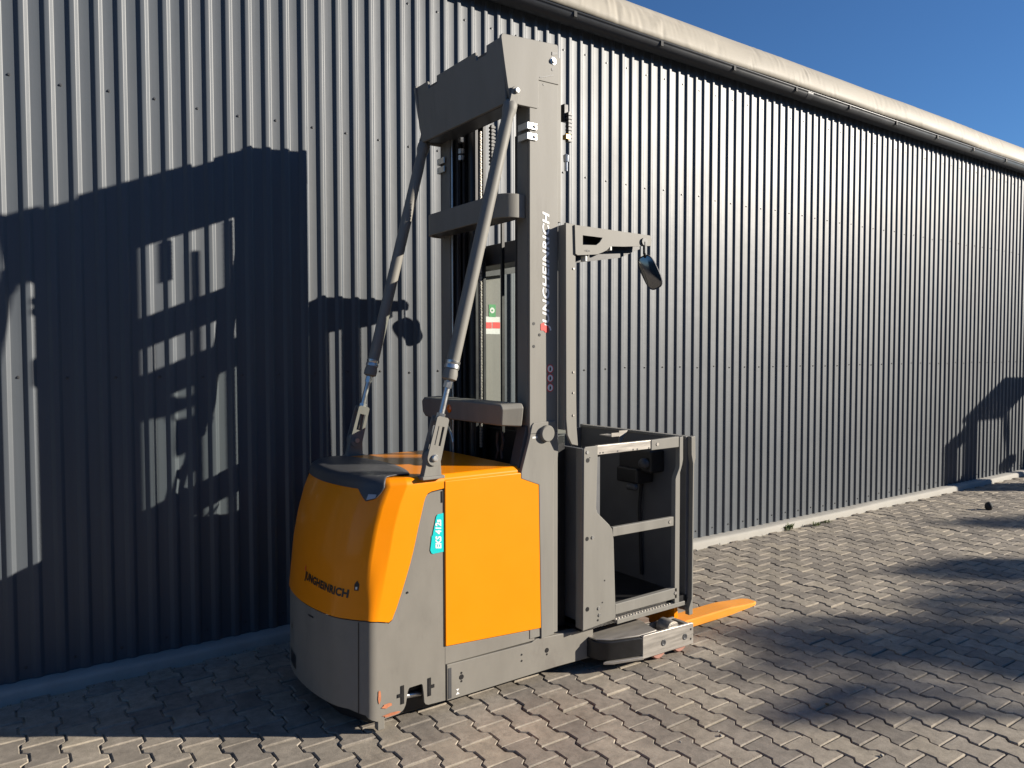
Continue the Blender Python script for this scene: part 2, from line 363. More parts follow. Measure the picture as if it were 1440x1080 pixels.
# roof membrane: bulges over the eave, folds where it is pulled down
mem = MB(); secm = [(-.050,4.028),(-.084,4.033),(-.100,4.046),(-.100,4.088),(-.090,4.135),(-.073,4.185),(-.048,4.232),(-.018,4.270),(.020,4.302),(.08,4.334),(.2,4.375),(.5,4.46),(1.5,4.73),(4.0,5.41),(8.0,6.5)]
XS = np.arange(-7, 22.5, .0125)
folds = [(random.uniform(-7, 22.4), random.uniform(.010, .026), random.uniform(-.008, .009), random.uniform(-1.8, 1.8), random.uniform(.1, .8), random.uniform(.12, .35)) for _ in range(300)]
bul = .010*np.sin(XS*.9+.4)+.005*np.sin(XS*2.3)+.002*np.sin(XS*5.3+2); cols = []
for i, (y, z) in enumerate(secm):
    t = i/9.0; wgt = math.sin(min(1, t)*math.pi)**.7 if t < 1 else 0.0
    d = bul*wgt
    for fx, fwid, fa, fs, ft, fh in folds:
        k = wgt*math.exp(-((t-ft)/fh)**2)
        if k > .02: d = d + fa*k*np.exp(-((XS-fx-fs*(z-4.15))/fwid)**2)
    cols.append(np.stack([XS, y-d*.85, z+d*.5], 1))
rows = [[tuple(c[k]) for c in cols] for k in range(len(XS))]
mem.grid(rows); mem.build('roof_membrane', 'membrane', HALL, smooth=80)

# ================================================================== ORDER PICKER TRUCK
YC, HW = -.957, .416
YN = YC-HW                                                        # near side plane, -1.373
TR = thing('order_picker_truck', (2.1, YC, 0), 'yellow and grey order picker truck with tall grey mast and open operator cab', 'order picker')
def both(mb, name, mat, **k):
    """a part and its twin on the other side of the truck"""
    a = mb.build(name, mat, TR, **k); b2 = mb.mirror(YC).build(name, mat, TR, **k); return a, b2

# ---- hood and skirt: one surface around the rear, cut into yellow and grey
def lerp(a, b, t): return a+(b-a)*t
def interp(x, xs, ys): return float(np.interp(x, xs, ys))
def plan(u, z):
    """u 0..1 rear, 1..1.5 rear turning, 1.5..2 corner, 2..3 side -> (x, dy); rounded corner low down, a flat facet higher up"""
    w = interp(z, [.50, .76], [0, 1])
    P0 = (1.19625, .25); C1 = (1.218, .3386); E1 = (1.297, .397); P2 = (1.345+.025*w, HW); C2 = (lerp(1.312, (E1[0]+P2[0])/2, w), lerp(.4158, (E1[1]+P2[1])/2, w))
    if u <= 1: dy = .25*u; x = 1.165+.5*dy*dy
    elif u <= 1.5:
        t = (u-1)*2; x = P0[0]*(1-t)**2+2*C1[0]*t*(1-t)+E1[0]*t*t; dy = P0[1]*(1-t)**2+2*C1[1]*t*(1-t)+E1[1]*t*t
    elif u <= 2:
        t = (u-1.5)*2; x = E1[0]*(1-t)**2+2*C2[0]*t*(1-t)+P2[0]*t*t; dy = E1[1]*(1-t)**2+2*C2[1]*t*(1-t)+P2[1]*t*t
    else: x = lerp(P2[0], 1.671, u-2); dy = HW
    lean = interp(z, [.06, .5, .74, .87, .97, 1.03, 1.08], [-.004, 0, .026, .052, .082, .108, .132])
    return x + lean*max(0, min(1, (1.671-x)/.30)), dy
def hood_edge(u):
    """lower edge of the yellow hood"""
    if u <= 2: return .500-.012*max(0, u-1.3)/.7
    x = lerp(1.345, 1.671, u-2)
    return interp(x, [1.345, 1.395, 1.412, 1.425, 1.474, 1.520, 1.535, 1.56, 1.671], [.488, .474, .484, .52, .72, .985, 1.003, 1.010, 1.018])
US = [i/14 for i in range(15)] + [1+i/24 for i in range(1, 25)] + [2+i/72 for i in range(1, 73)]
USF = [(-u) for u in US[::-1]] + US[1:]
def spt(u, z, off=0.0):
    s = -1 if u >= 0 else 1; x, dy = plan(abs(u), z)
    if off:
        x2, dy2 = plan(min(3, abs(u)+.02), z); x1, dy1 = plan(max(0, abs(u)-.02), z); tx, ty = x2-x1, dy2-dy1; L = math.hypot(tx, ty) or 1
        x += -ty/L*off; dy += tx/L*off
    return (x, YC+s*dy, z)
ZT = 1.045
hd = MB(); rows = []
for j in range(15):
    rows.append([spt(u, lerp(hood_edge(abs(u)), ZT, j/14)) for u in USF])
for a in (15, 30, 45, 60, 75, 90):                                # rounded shoulder
    r = .034; zz = ZT+r*math.sin(math.radians(a)); ins = r*(1-math.cos(math.radians(a)))
    row = []
    for u in USF:
        p = spt(u, ZT, -ins if abs(u) < 2.9 else -ins); row.append((p[0], p[1], zz))
    rows.append(row)
hd.grid(rows)
top = rows[-1]; nn = len(top); cap = []
for i in range(nn//2+1): cap.append([(lerp(top[i][0], top[nn-1-i][0], t), lerp(top[i][1], top[nn-1-i][1], t), top[i][2]+.006*math.sin(math.pi*t)) for t in [k/12 for k in range(13)]])
hd.grid(cap)
HOOD = hd.build('hood', 'yellow', TR, smooth=42)
sk = MB(); rows = []
def skirt_low(u):
    u = abs(u)
    if u <= 2: return interp(u, [0, 1.3, 1.6, 2.0], [.122, .116, .080, .060])
    return interp(lerp(1.345, 1.671, u-2), [1.345,1.445,1.466,1.476,1.487,1.494,1.552,1.560,1.566,1.572,1.585,1.671], [.060,.066,.078,.096,.158,.166,.168,.160,.084,.072,.066,.062])
for j in range(12): rows.append([spt(u, lerp(skirt_low(u), hood_edge(abs(u))-.006, j/11), -.004) for u in USF])
sk.grid(rows); SK = sk.build('rear_skirt', 'grey_scuffed', TR, smooth=42, solid=.012); SKN = SK
inn = MB(); inn.box(1.46, 1.66, YN+.06, 2*YC-YN-.06, .075, .95); inn.build('drive_unit', 'black', TR)
inn = MB(); inn.prism([(1.262,YC-.20),(1.250,YC),(1.262,YC+.20),(1.33,YC+.345),(1.66,YC+.365),(1.66,YC-.365),(1.33,YC-.345)], .028, .15, 'z'); inn.build('under_tray', 'black', TR, bevel=.01)
# seam lines and skirt details (rear door joint, vent, corner cutout, key slots)
def rear_patch(u0, u1, z0, z1, off, nu=6, nv=6):
    mb = MB(); mb.grid([[spt(lerp(u0, u1, i/nu), lerp(z0, z1, j/nv), off) for i in range(nu+1)] for j in range(nv+1)]); return mb
rear_patch(1.415, 1.427, .100, .488, -.0028, 1, 8).build('door_joint', 'black', SK)
rear_patch(-.87, -.38, .150, .215, -.0028).build('vent', 'black', SK)
rear_patch(-.75, -.66, .318, .342, -.0028).build('lock_hole', 'black', SK)
rear_patch(.29, .49, .452, .460, -.0028).build('door_scar', 'black', SK)
for x0, flip in ((1.458, -1), (1.590, 1)):
    q = MB(); y = YN+.0008
    q.prism([(x0-.007,.105),(x0+.007,.105),(x0+.007,.185),(x0-.007,.185)], y, y+.004); q.prism([(x0+flip*.007,.137),(x0+flip*.024,.137),(x0+flip*.024,.152),(x0+flip*.007,.152)], y, y+.004)
    q.build('key_slot', 'black', SKN)
tb = MB(); tb.tube((1.47, YN+.05, .115), (1.57, YN+.05, .105), .012); tb.build('tow_pin', 'zinc', TR)
for (x, z, w, h) in ((1.385,.118,.030,.012),(1.405,.076,.050,.010),(1.350,.165,.008,.035)):
    q = MB(); pts = []
    for k in range(11):
        a = 2*math.pi*k/11; rr = random.uniform(.6, 1.0); pts.append((x+w*rr*math.cos(a), z+h*rr*math.sin(a)))
    q.add([(px_, YN+.0012, pz_) for px_, pz_ in pts], [tuple(range(11))]); q.build('scrape', 'rust', SKN)
for x, z in ((1.510,.845),(1.485,.585)):
    q = MB(); q.tube((x, YN+.01, z), (x, YN+.0008, z), .0045, n=10); q.build('hole', 'black', SKN)
# lifting foot under the corner
q = MB(); q.box(1.345, 1.378, YN+.012, YN+.045, .014, .07); q.build('corner_foot', 'grey_scuffed', TR, bevel=.004)
q = MB(); q.lathe((1.52, YC, .115), (0, 1, 0), [(-.05, .1), (-.045, .115), (.045, .115), (.05, .1)]); q.build('drive_wheel', 'rubber', TR)

# ---- dark pad over the rear edge of the hood
pd = MB(); UP = [i/72*1.45 for i in range(73)]; UPF = [-u for u in UP[::-1]]+UP[1:]
def pad_low(u):
    a = abs(u); return interp(a, [0, 1.12, 1.25, 1.29, 1.40, 1.43, 1.45], [1.034, 1.036, .998, .988, 1.000, 1.020, 1.044])
rows = []
for j in range(6): rows.append([spt(u, lerp(pad_low(u), ZT, j/5), .007) for u in UPF])
for a in (20, 40, 60, 75, 90):
    r = .042; zz = ZT+r*math.sin(math.radians(a)); rows.append([(p[0], p[1], zz) for p in [spt(u, ZT, .007-r*(1-math.cos(math.radians(a)))) for u in UPF]])
last = rows[-1]
for k in range(1, 9):
    t = k/8; row = []
    for p in last:
        s = (p[1]-YC)/.36; xe = 1.60-.07*abs(s)**2.2; row.append((lerp(p[0], max(xe, p[0]+.02), t), lerp(p[1], YC+(p[1]-YC)*.985, t), p[2]+.004*math.sin(math.pi*t)))
    rows.append(row)
pd.grid(rows); PAD = pd.build('rear_pad', 'pad', TR, smooth=50, solid=.006)
for s in (1, -1):
    lm = MB(); lm.grid([[spt(s*lerp(1.30, 1.395, i/4), lerp(lerp(.994,1.003,i/4), 1.018, j/3), .0145) for i in range(5)] for j in range(4)]); lm.build('marker_lens', 'lens', PAD)

# ---- battery cover (top) and yellow side panel
bt = MB(); bt.prism([(-.410,.29),(-.410,1.058),(-.392,1.077),(.392,1.077),(.410,1.058),(.410,.29)], 1.669, 2.10, 'x')
bt.v = [(x, y+YC, z) for x, y, z in bt.v]
bt.build('battery_cover', 'yellow', TR, bevel=.006)
fr_ = MB(); fr_.prism([(2.10,.26),(2.10,1.074),(2.185,1.035),(2.20,.26)], YN+.02, 2*YC-YN-.02); fr_.build('cover_front', 'yellow', TR, bevel=.005)
sp_ = MB(); sp_.prism([(1.6690,.308),(2.2240,.275),(2.2000,.90),(2.1900,1.018),(2.186,1.028),(2.14,1.030),(2.105,1.048),(1.6690,1.050)], YN-.004, YN+.02); both(sp_, 'side_panel', 'yellow', bevel=.005, seg=3)
# ---- chassis rails
rl = MB(); rl.prism([(1.677,.058),(2.30,.060),(2.52,.054),(2.545,.07),(2.545,.20),(2.43,.212),(2.30,.222),(2.18,.228),(2.15,.216),(1.677,.222)], YN, YN+.045); RN, RF = both(rl, 'chassis_rail', 'grey_scuffed', bevel=.004)
st = MB(); st.prism([(1.669,.224),(2.17,.222),(2.17,.276),(1.669,.306)], YN+.003, YN+.03); both(st, 'sill', 'grey_scuffed', bevel=.003)
fl = MB(); fl.box(1.66, 2.5, YN+.05, 2*YC-YN-.05, .075, .20); fl.build('chassis_floor', 'black', TR)
for x, z, r in ((1.753,.149,.012),(1.753,.168,.005),(1.753,.130,.005),(2.243,.158,.012),(2.243,.138,.005),(2.09,.172,.005),(2.09,.142,.005)):
    q = MB(); q.tube((x, YN+.01, z), (x, YN-.0012, z), r, n=14); q.build('rail_hole', 'black', RN)
sl = MB(); sl.prism([(1.684,.066),(1.700,.066),(1.700,.205),(1.684,.205)], YN-.0015, YN+.003); sl.build('joint_cover', 'dark', RN)
# white hook symbol near the rail's end (two triangles)
hk = MB(); hk.add([(1.722,YN-.0012,.075),(1.742,YN-.0012,.075),(1.732,YN-.0012,.088)], [(0,1,2)]); hk.add([(1.724,YN-.0012,.100),(1.740,YN-.0012,.100),(1.732,YN-.0012,.090)], [(0,1,2)]); hk.build('jack_symbol', 'white', RN)

# ---- mast
ZM = 3.075
def c_profile(x0, x1, y0, depth, t, ztop, zbot):
    mb = MB(); mb.box(x0, x1, y0, y0+t, zbot, ztop); mb.box(x0, x0+t*1.6, y0+t, y0+depth, zbot, ztop); mb.box(x1-t*1.6, x1, y0+t, y0+depth, zbot, ztop); return mb
MC = both(c_profile(2.138, 2.311, YN, .100, .016, ZM, .235), 'mast_column', 'grey', bevel=.004)
both(c_profile(2.175, 2.335, YN+.028, .092, .014, 2.99, .14), 'inner_mast_column', 'dark', bevel=.003)
both(c_profile(2.222, 2.292, YN+.062, .165, .012, 2.93, .18), 'lift_column', 'black', bevel=.003)
# head plates and head beam
hp = MB(); hp.prism([(1.984,3.066),(2.30,3.088),(2.306,3.082),(2.311,2.90),(2.19,2.898),(2.190,2.772),(2.182,2.764),(2.075,2.762),(2.030,2.775),(2.012,2.83),(1.994,2.93),(1.975,3.048),(1.977,3.060)], YN-.004, YN+.014)
HP = both(hp, 'head_plate', 'grey', bevel=.003)
yb0, yb1 = YN+.012, 2*YC-YN-.012
def notch(yc): return [(yc-.052, 3.058), (yc-.046, 3.018), (yc+.040, 3.018), (yc+.046, 3.058)]
poly = [(yb0, 2.764), (yb0, 3.058)] + notch(-1.185) + notch(-.715) + [(yb1, 3.058), (yb1, 2.764)]
bp_ = MB(); bp_.prism(poly, 0, .014, 'x'); bp_.v = [(1.986+(3.06-z)*.085+x, y, z) for x, y, z in bp_.v]
HB = bp_.build('head_beam', 'grey', TR, bevel=.003)
q = MB(); q.prism([(2.03,2.764),(2.15,2.780),(2.15,2.792),(2.02,2.776)], yb0, yb1); q.prism([(2.02,3.045),(2.16,3.055),(2.16,3.066),(2.015,3.056)], yb0, -1.26); q.prism([(2.03,3.045),(2.16,3.055),(2.16,3.066),(2.03,3.058)], -1.26, yb1); q.prism([(2.145,2.78),(2.16,2.78),(2.16,3.06),(2.145,3.06)], yb0, yb1)
q.build('beam_box', 'dark', HB)
for y in (-.80, -1.05):
    q = MB(); c = []
    for k in range(14):
        a = math.radians(200+k*22); c.append((1.9995-.002, y+.010*math.cos(a), 2.965+.010*math.sin(a)+(.012 if k < 2 else 0)))
    q.path(c, .0022, 5); q.build('hook_symbol', 'white_old', HB)
# head details: bolt, holes, slot, clamps
q = MB(); q.prism([(2.268,3.030),(2.300,3.040),(2.300,3.050),(2.268,3.047)], YN-.0065, YN-.0045); q.build('head_slot', 'black', HP[0]); q = MB(); q.prism([(2.196,2.908),(2.276,2.936),(2.276,2.941),(2.196,2.914)], YN-.0055, YN-.0035); q.build('head_slit', 'black', HP[0]); q = MB(); q.tube((2.272,YN,2.965),(2.272,YN-.0055,2.965),.007,n=12); q.build('hole', 'black', HP[0]); q = MB(); q.tube((2.222,YN,2.885),(2.222,YN-.0015,2.885),.005,n=12)
q.build('hole', 'black', HP[0])
q = MB(); q.lathe((2.275, YN-.004, 3.005), (0,-1,0), [(0,.019),(.003,.019),(.004,.012),(.012,.011)], n=6); q.build('head_bolt', 'zinc', HP[0])
for z0 in (2.612, 2.660):
    cl = MB(); cl.box(2.120, 2.178, YN-.0075, YN-.001, z0, z0+.034); cl.box(2.120, 2.127, YN-.002, YN+.07, z0, z0+.034); a, b2 = both(cl, 'clamp', 'zinc', bevel=.003)
    for par, yy in ((a, YN-.0075),):
        q = MB(); q.lathe((2.166, yy, z0+.018), (0,-1,0), [(0,.0085),(.006,.008)], n=6); q.build('bolt', 'steel', par)
# mast holes and row of round decals
for x, z in ((2.163,1.753),(2.197,1.700),(2.163,1.645)):
    q = MB(); q.tube((x, YN+.01, z), (x, YN-.0012, z), .0075, n=14); q.build('mast_hole', 'black', MC[0])
for k, z in enumerate((1.537, 1.492, 1.446)):
    q = MB(); q.tube((2.262, YN+.005, z), (2.262, YN-.0011, z), .021, n=24); q.build('round_decal', 'red', MC[0])
    q = MB(); q.tube((2.262, YN+.005, z), (2.262, YN-.0018, z), .0165, n=24); dd = q.build('decal_disc', 'white', MC[0])
    q = MB(); q.prism([(2.257,z-.010),(2.264,z-.010),(2.267,z),(2.261,z+.011),(2.257,z+.004)], YN-.0024, YN); q.build('decal_figure', 'ink', MC[0])
# lettering up the mast: white, with the red slash at its start
def mast_text(s, t): return (2.268-.054*t, YN-.0013, lerp(1.722, 2.288, s))
text_part('JUNGHEINRICH', mast_text, 'white', MC[0], bold=.028, shear=.20, space=1.08)
q = MB(); q.add([(x, YN-.0017, z) for x, z in [(2.252,1.712),(2.252,1.742),(2.228,1.748),(2.222,1.760),(2.204,1.752),(2.204,1.722),(2.222,1.722),(2.232,1.712)]], [tuple(range(8))]); q.build('red_slash', 'red', MC[0])

# cross bar with rounded ends
def bar_loop(y_in, off=0):
    return [(2.135, y_in), (2.105, y_in)] + [(2.095-.085*math.sin(a)-0, y_in+.085*(1-math.cos(a))) for a in [math.radians(d) for d in range(0, 91, 10)]]
lp = bar_loop(YN+.030); full = lp + [(x, 2*YC-y) for x, y in lp[::-1]]
ins = [(x+.014 if i not in (0, len(full)-1) else x, y+(.012 if y < YC else -.012)*(1 if abs(y-YC) > .25 else 0)) for i, (x, y) in enumerate(full)]
cb = MB(); cb.prism(full + ins[::-1], 2.250, 2.362, 'z'); cb.build('cross_bar', 'dark' if 0 else 'grey', TR, bevel=.003)
q = MB(); q.box(2.03, 2.16, YN+.06, 2*YC-YN-.06, 2.262, 2.272); q.build('cross_bar_web', 'dark', TR)
# lamp bar (cover above the hood)
lb = MB(); lpoly = [(YN+.045,1.270),(YN+.030,1.352),(YN+.045,1.372),(2*YC-YN-.045,1.372),(2*YC-YN-.02,1.352),(2*YC-YN-.02,1.290),(2*YC-YN-.05,1.268)]
v0 = len(lpoly)
lb.v = [(1.998+(.006 if z < 1.3 else 0), y, z) for y, z in lpoly] + [(2.112, y+(-.022 if y < YC else .022), z+(.004 if z > 1.3 else -.008)) for y, z in lpoly]
lb.f = [tuple(range(v0)), tuple(range(2*v0-1, v0-1, -1))] + [(i, i+v0, (i+1) % v0+v0, (i+1) % v0) for i in range(v0)]
LB = lb.build('lamp_bar', 'grey', TR, bevel=.008, seg=3)
pt = on_x(632, 574.5, 2.0); q = MB(); q.lathe((2.0, pt.y, pt.z), (-1,0,0), [(0,.022),(.004,.022),(.009,.016),(.011,.004)], n=24); q.build('indicator_lamp', 'amber', LB)
# mast foot plates with round cap
fp = MB(); fp.prism([(2.205,.225),(2.283,.23),(2.280,.63),(2.280,1.060),(2.288,1.082),(2.306,1.100),(2.309,1.150),(2.302,1.262),(2.290,1.284),(2.160,1.280),(2.150,1.270),(2.132,1.20),(2.085,1.052),(2.085,1.02),(2.19,.98)], YN-.006, YN+.016)
FP = both(fp, 'mast_foot', 'grey', bevel=.003)
fi = MB(); fi.prism([(2.10,1.02),(2.075,1.055),(2.128,1.262),(2.150,1.268),(2.150,1.02)], YN+.014, YN+.085); both(fi, 'mast_foot_web', 'dark', bevel=.003)
for par, s in ((FP[0], 1),):
    q = MB(); q.lathe((2.232, YN-.006, 1.226), (0,-1,0), [(0,.040),(.016,.040),(.020,.036)], n=28); q.build('pivot_cap', 'grey', par, smooth=40)
    q = MB(); q.prism([(2.140,1.2275),(2.304,1.2305),(2.304,1.2330),(2.140,1.2300)], YN-.0066, YN-.0058); q.build('plate_joint', 'black', par)
    q = MB(); q.prism([(2.150,1.205),(2.180,1.206),(2.180,1.216),(2.150,1.214)], YN-.0068, YN-.0060); q.build('type_plate', 'white_old', par)
# chains, hoses and the lift cylinder between the columns
def chain(x, y, z0, z1, name='lift_chain'):
    mb = MB(); z = z0; k = 0
    while z < z1:
        w = .0095 if k % 2 else .0065
        mb.box(x-.004, x+.004, y-w, y+w, z, z+.013); mb.tube((x, y-.011, z+.0065), (x, y+.011, z+.0065), .0035, n=6); z += .0155; k += 1
    o = mb.build(name, 'steel', TR); return o
chain(2.235, -.80, 1.1, 2.80); chain(2.30, YN+.155, 1.1, 2.6)
q = MB(); q.tube((2.23, -.735, .2), (2.23, -.735, 2.90), .028); q.build('lift_cylinder', 'black', TR, smooth=50)
q = MB(); q.tube((2.20, -.690, .9), (2.20, -.690, 2.86), .009, n=10); q.build('hose', 'rubber', TR)
q = MB(); q.tube((2.15, -.648, 1.0), (2.15, -.648, 2.83), .0055, n=10); q.build('pipe', 'zinc', TR)
for z in (2.70, 2.665, 2.76):
    q = MB(); q.lathe((2.185, -.69, z), (0,0,1), [(0,.02),(.026,.02)], n=8); q.build('hose_fitting', 'zinc', TR)
q = MB(); q.box(2.33, 2.36, -1.02, -.985, 1.2, 2.75); q.build('centre_post', 'dark', TR, bevel=.003)
# cable chain and hose ends hanging in front of the mast
for (a, b2, yy) in (((800,160),(800,200),-1.30), ((692,178),(690,232),-.99)):
    p0 = on_y(*a, yy); p1 = on_y(*b2, yy); mb = MB(); z = p1.z
    while z < p0.z: mb.box(p0.x-.012, p0.x+.012, yy-.013, yy+.013, z, z+.010); mb.box(p0.x-.008, p0.x+.008, yy-.009, yy+.009, z+.009, z+.018); z += .0185
    mb.build('cable_chain', 'pad', TR)
p0 = on_y(795,147,-1.28); q = MB(); q.box(p0.x-.016, p0.x+.012, -1.29, -1.26, p0.z-.085, p0.z); q.build('chain_guide', 'black', TR, bevel=.004)
p0 = on_y(797,190,-1.30); q = MB(); q.box(p0.x-.014, p0.x+.012, -1.315, -1.285, p0.z-.022, p0.z); q.build('brass_fitting', 'brass', TR)
p0 = on_y(796,222,-1.30); q = MB(); q.lathe(p0, (0,0,1), [(-.02,.013),(.012,.015),(.018,.006)], n=8); q.tube(p0-Vector((0,0,.065)), p0, .008, n=8); q.build('chain_anchor', 'zinc', TR)
q = MB(); q.box(2.30, 2.345, YN+.02, YN+.05, 2.25, 3.04); q.build('guide_strip', 'grey', TR, bevel=.003)
# carriage behind the mast
q = MB(); q.box(2.33, 2.425, -1.29, -.62, .22, 1.20); q.box(2.335, 2.40, -1.25, -.66, 1.0, 1.26); q.build('carriage', 'black', TR, bevel=.004)
q = MB(); q.box(2.13, 2.16, YN+.10, 2*YC-YN-.10, .2, 1.02); q.build('mast_cross_plate', 'black', TR)
# hanging cables under the lamp bar
for (pts, r, mt_) in ((((628,596),(633,606),(636,615),(637,622)), .006, 'zinc'), (((700,607),(699,622),(701,634),(698,645)), .008, 'rubber'), (((706,607),(708,620),(705,634),(706,645)), .007, 'rubber')):
    q = MB(); q.path([on_x(a, b2, 2.06) for a, b2 in pts], r); q.build('cable', mt_, TR, smooth=60)

# ---- bracing struts
YS = YN+.005
pA = on_y(606.9, 643.1, YS); pB = on_y(721.5, 130, YS); ax = (pB-pA).normalized(); LEN = (pB-pA).length
def at(t): return pA + ax*t
side = Vector((0, 1, 0)).cross(ax).normalized()
def strut(mir):
    def fin(mb): return mb.mirror(YC) if mir else mb
    tb = fin(MB().lathe(pA, ax, [(.345,.020),(.352,.033),(.375,.034),(.395,.030),(.41,.030),(.43,.0295),(LEN-.20,.0295),(LEN-.12,.0265),(LEN-.09,.034),(LEN-.06,.033),(LEN-.045,.024)], n=28)).build('strut', 'grey', TR, smooth=40)
    ey = MB()
    for s in (-1, 1):
        pts = []
        for k in range(17):
            a = math.radians(-90+180*k/16); pts.append((LEN+.022*math.cos(a), .022*math.sin(a)))
        pts += [(LEN-.075, .022), (LEN-.075, -.022)]
        v = [at(t)+side*w for t, w in pts]; n_ = len(v); y0, y1 = (s*.016, s*.026)
        ey.add([p+Vector((0, y0, 0)) for p in v]+[p+Vector((0, y1, 0)) for p in v], [tuple(range(n_)), tuple(range(2*n_-1, n_-1, -1))]+[(i, i+n_, (i+1) % n_+n_, (i+1) % n_) for i in range(n_)])
    fin(ey).build('eye_fork', 'grey', tb, bevel=.002)
    q = MB(); q.lathe(pB+Vector((0,-.040,0)), (0,1,0), [(0,.010),(.004,.013),(.012,.013),(.08,.011)], n=16); fin(q).build('pin', 'zinc', tb)
    q = MB(); q.lathe(at(.312), ax, [(0,.019),(.030,.019)], n=6); q.tube(at(.15), at(.36), .0135); q.lathe(at(.175), ax, [(0,.020),(.022,.020)], n=6); q.lathe(at(.40), ax, [(0,.0335),(.012,.0335),(.018,.031),(.024,.0335),(.034,.0335)], n=24); fin(q).build('turnbuckle_rod', 'zinc', tb, smooth=40)
    # fork clevis: two cheeks with a slot, and the bracket on the hood
    ck = MB()
    for s in (-1, 1):
        o_ = []
        for k in range(13):
            a = math.radians(90+180*k/12); o_.append((.034*math.cos(a), .034*math.sin(a)))
        o_ += [(.175,-.030),(.182,-.022),(.182,.022),(.175,.030)]
        hole = [(.055,-.016),(.055,.016),(.140,.016),(.140,-.016)]
        k0 = len(o_)-1; poly = o_ + [o_[0]] + [] 
        v = [at(t)+side*w for t, w in o_]; hv = [at(t)+side*w for t, w in hole]
        y0, y1 = s*.019, s*.027
        rings = [[p+Vector((0, y, 0)) for p in v] for y in (y0, y1)]; hr = [[p+Vector((0, y, 0)) for p in hv] for y in (y0, y1)]
        n_ = len(v); f = []
        allp = rings[0]+rings[1]+hr[0]+hr[1]
        def H(j, y): return 2*n_+4*y+j
        for y in (0, 1):
            b_ = y*n_
            f += [tuple(b_+i for i in range(0, 7)) + (H(1, y), H(0, y))] if False else []
            f += [tuple([b_+i for i in range(0, 13)]+[H(0, y), H(1, y)])]       # round end
            f += [(b_+12, b_+13, b_+14, H(3, y), H(0, y))]
            f += [(b_+14, b_+15, H(2, y), H(3, y))]
            f += [(b_+15, b_+16, b_+0, H(1, y), H(2, y))]
        f += [(i, i+n_, (i+1) % n_+n_, (i+1) % n_) for i in range(n_)] + [(H(i, 0), H((i+1) % 4, 0), H((i+1) % 4, 1), H(i, 1)) for i in range(4)]
        ck.add(allp, f)
    cap_ = [at(.165), at(.180)]
    ck.tube(at(.160), at(.180), .026, n=4)
    fin(ck).build('clevis', 'zinc' if False else 'grey', tb)
    q = MB(); q.lathe(pA+Vector((0,-.038,0)), (0,1,0), [(0,.012),(.005,.016),(.011,.016),(.075,.012)], n=18); fin(q).build('pin', 'zinc', tb)
    br = MB(); bx = pA.x
    o2 = [(bx-.052,1.072),(bx+.040,1.072),(bx+.036,1.14)] + [(bx+.034*math.cos(a), pA.z+.036*math.sin(a)) for a in [math.radians(d) for d in range(0, 181, 20)]] + [(bx-.040,1.12)]
    br.prism(o2, YS-.018, YS+.018); br.prism([(bx-.06,1.066),(bx+.05,1.066),(bx+.05,1.080),(bx-.06,1.080)], YS-.03, YS+.03); fin(br).build('strut_bracket', 'grey', TR, bevel=.003)
strut(False); strut(True)

# ---- lettering on the hood, badge
def rear_xyz(y, z, off):
    dy = abs(y-YC); lo, hi = 0.0, 1.999
    for _ in range(24):
        mid = (lo+hi)/2
        if plan(mid, z)[1] < dy: lo = mid
        else: hi = mid
    return (plan(lo, z)[0]-off, y, z)
y_a, y_b, z_a, z_b = -.975, -1.298, .598, .580
def rear_text(s, t): return rear_xyz(lerp(y_a, y_b, s), lerp(z_a, z_b, s)-.004+.046*t, .0016)
HT = text_part('JUNGHEINRICH', rear_text, 'ink', HOOD, bold=.044, shear=.08, space=1.08)
zt = z_a
def rq(pts, mat, name):
    mb = MB(); mb.add([rear_xyz(y, z, .0020) for y, z in pts], [tuple(range(len(pts)))]); return mb.build(name, mat, HOOD)
rq([(y_a+.002,zt+.040),(y_a-.006,zt+.042),(y_a-.008,zt+.062),(y_a-.002,zt+.064),(y_a+.003,zt+.054)], 'red', 'red_slash')
kp = Vector((1.25, -1.322, .640)); rq([(kp.y+.007,kp.z-.020),(kp.y-.007,kp.z-.020),(kp.y-.008,kp.z+.006),(kp.y,kp.z+.022),(kp.y+.008,kp.z+.006)], 'ink', 'cap_emblem'); 
mb = MB(); mb.add([rear_xyz(y, z, .0030) for y, z in [(kp.y+.003,kp.z-.015),(kp.y-.003,kp.z-.015),(kp.y-.003,kp.z-.004),(kp.y+.003,kp.z-.004)]], [(0,1,2,3)]); mb.build('emblem_inset', 'white_old', HOOD)
bd = MB(); bpoly = [(1.664,.735),(1.664,.908),(1.635,.905),(1.628,.896),(1.609,.815),(1.604,.812),(1.604,.800),(1.597,.752),(1.603,.737),(1.612,.733)]
bd.add([(x, YN+.0012, z) for x, z in bpoly], [tuple(range(len(bpoly)))]); BD = bd.build('type_badge', 'teal', SKN)
text_part('EKS 412s', lambda s, t: (1.6525-.030*t+.0*s, YN+.0004, lerp(.752, .882, s)), 'white', SKN, bold=.035, shear=.18)
q = MB(); q.box(1.655, 1.664, YN+.0008, YN+.004, .955, 1.005); q.build('latch_gap', 'black', SKN)

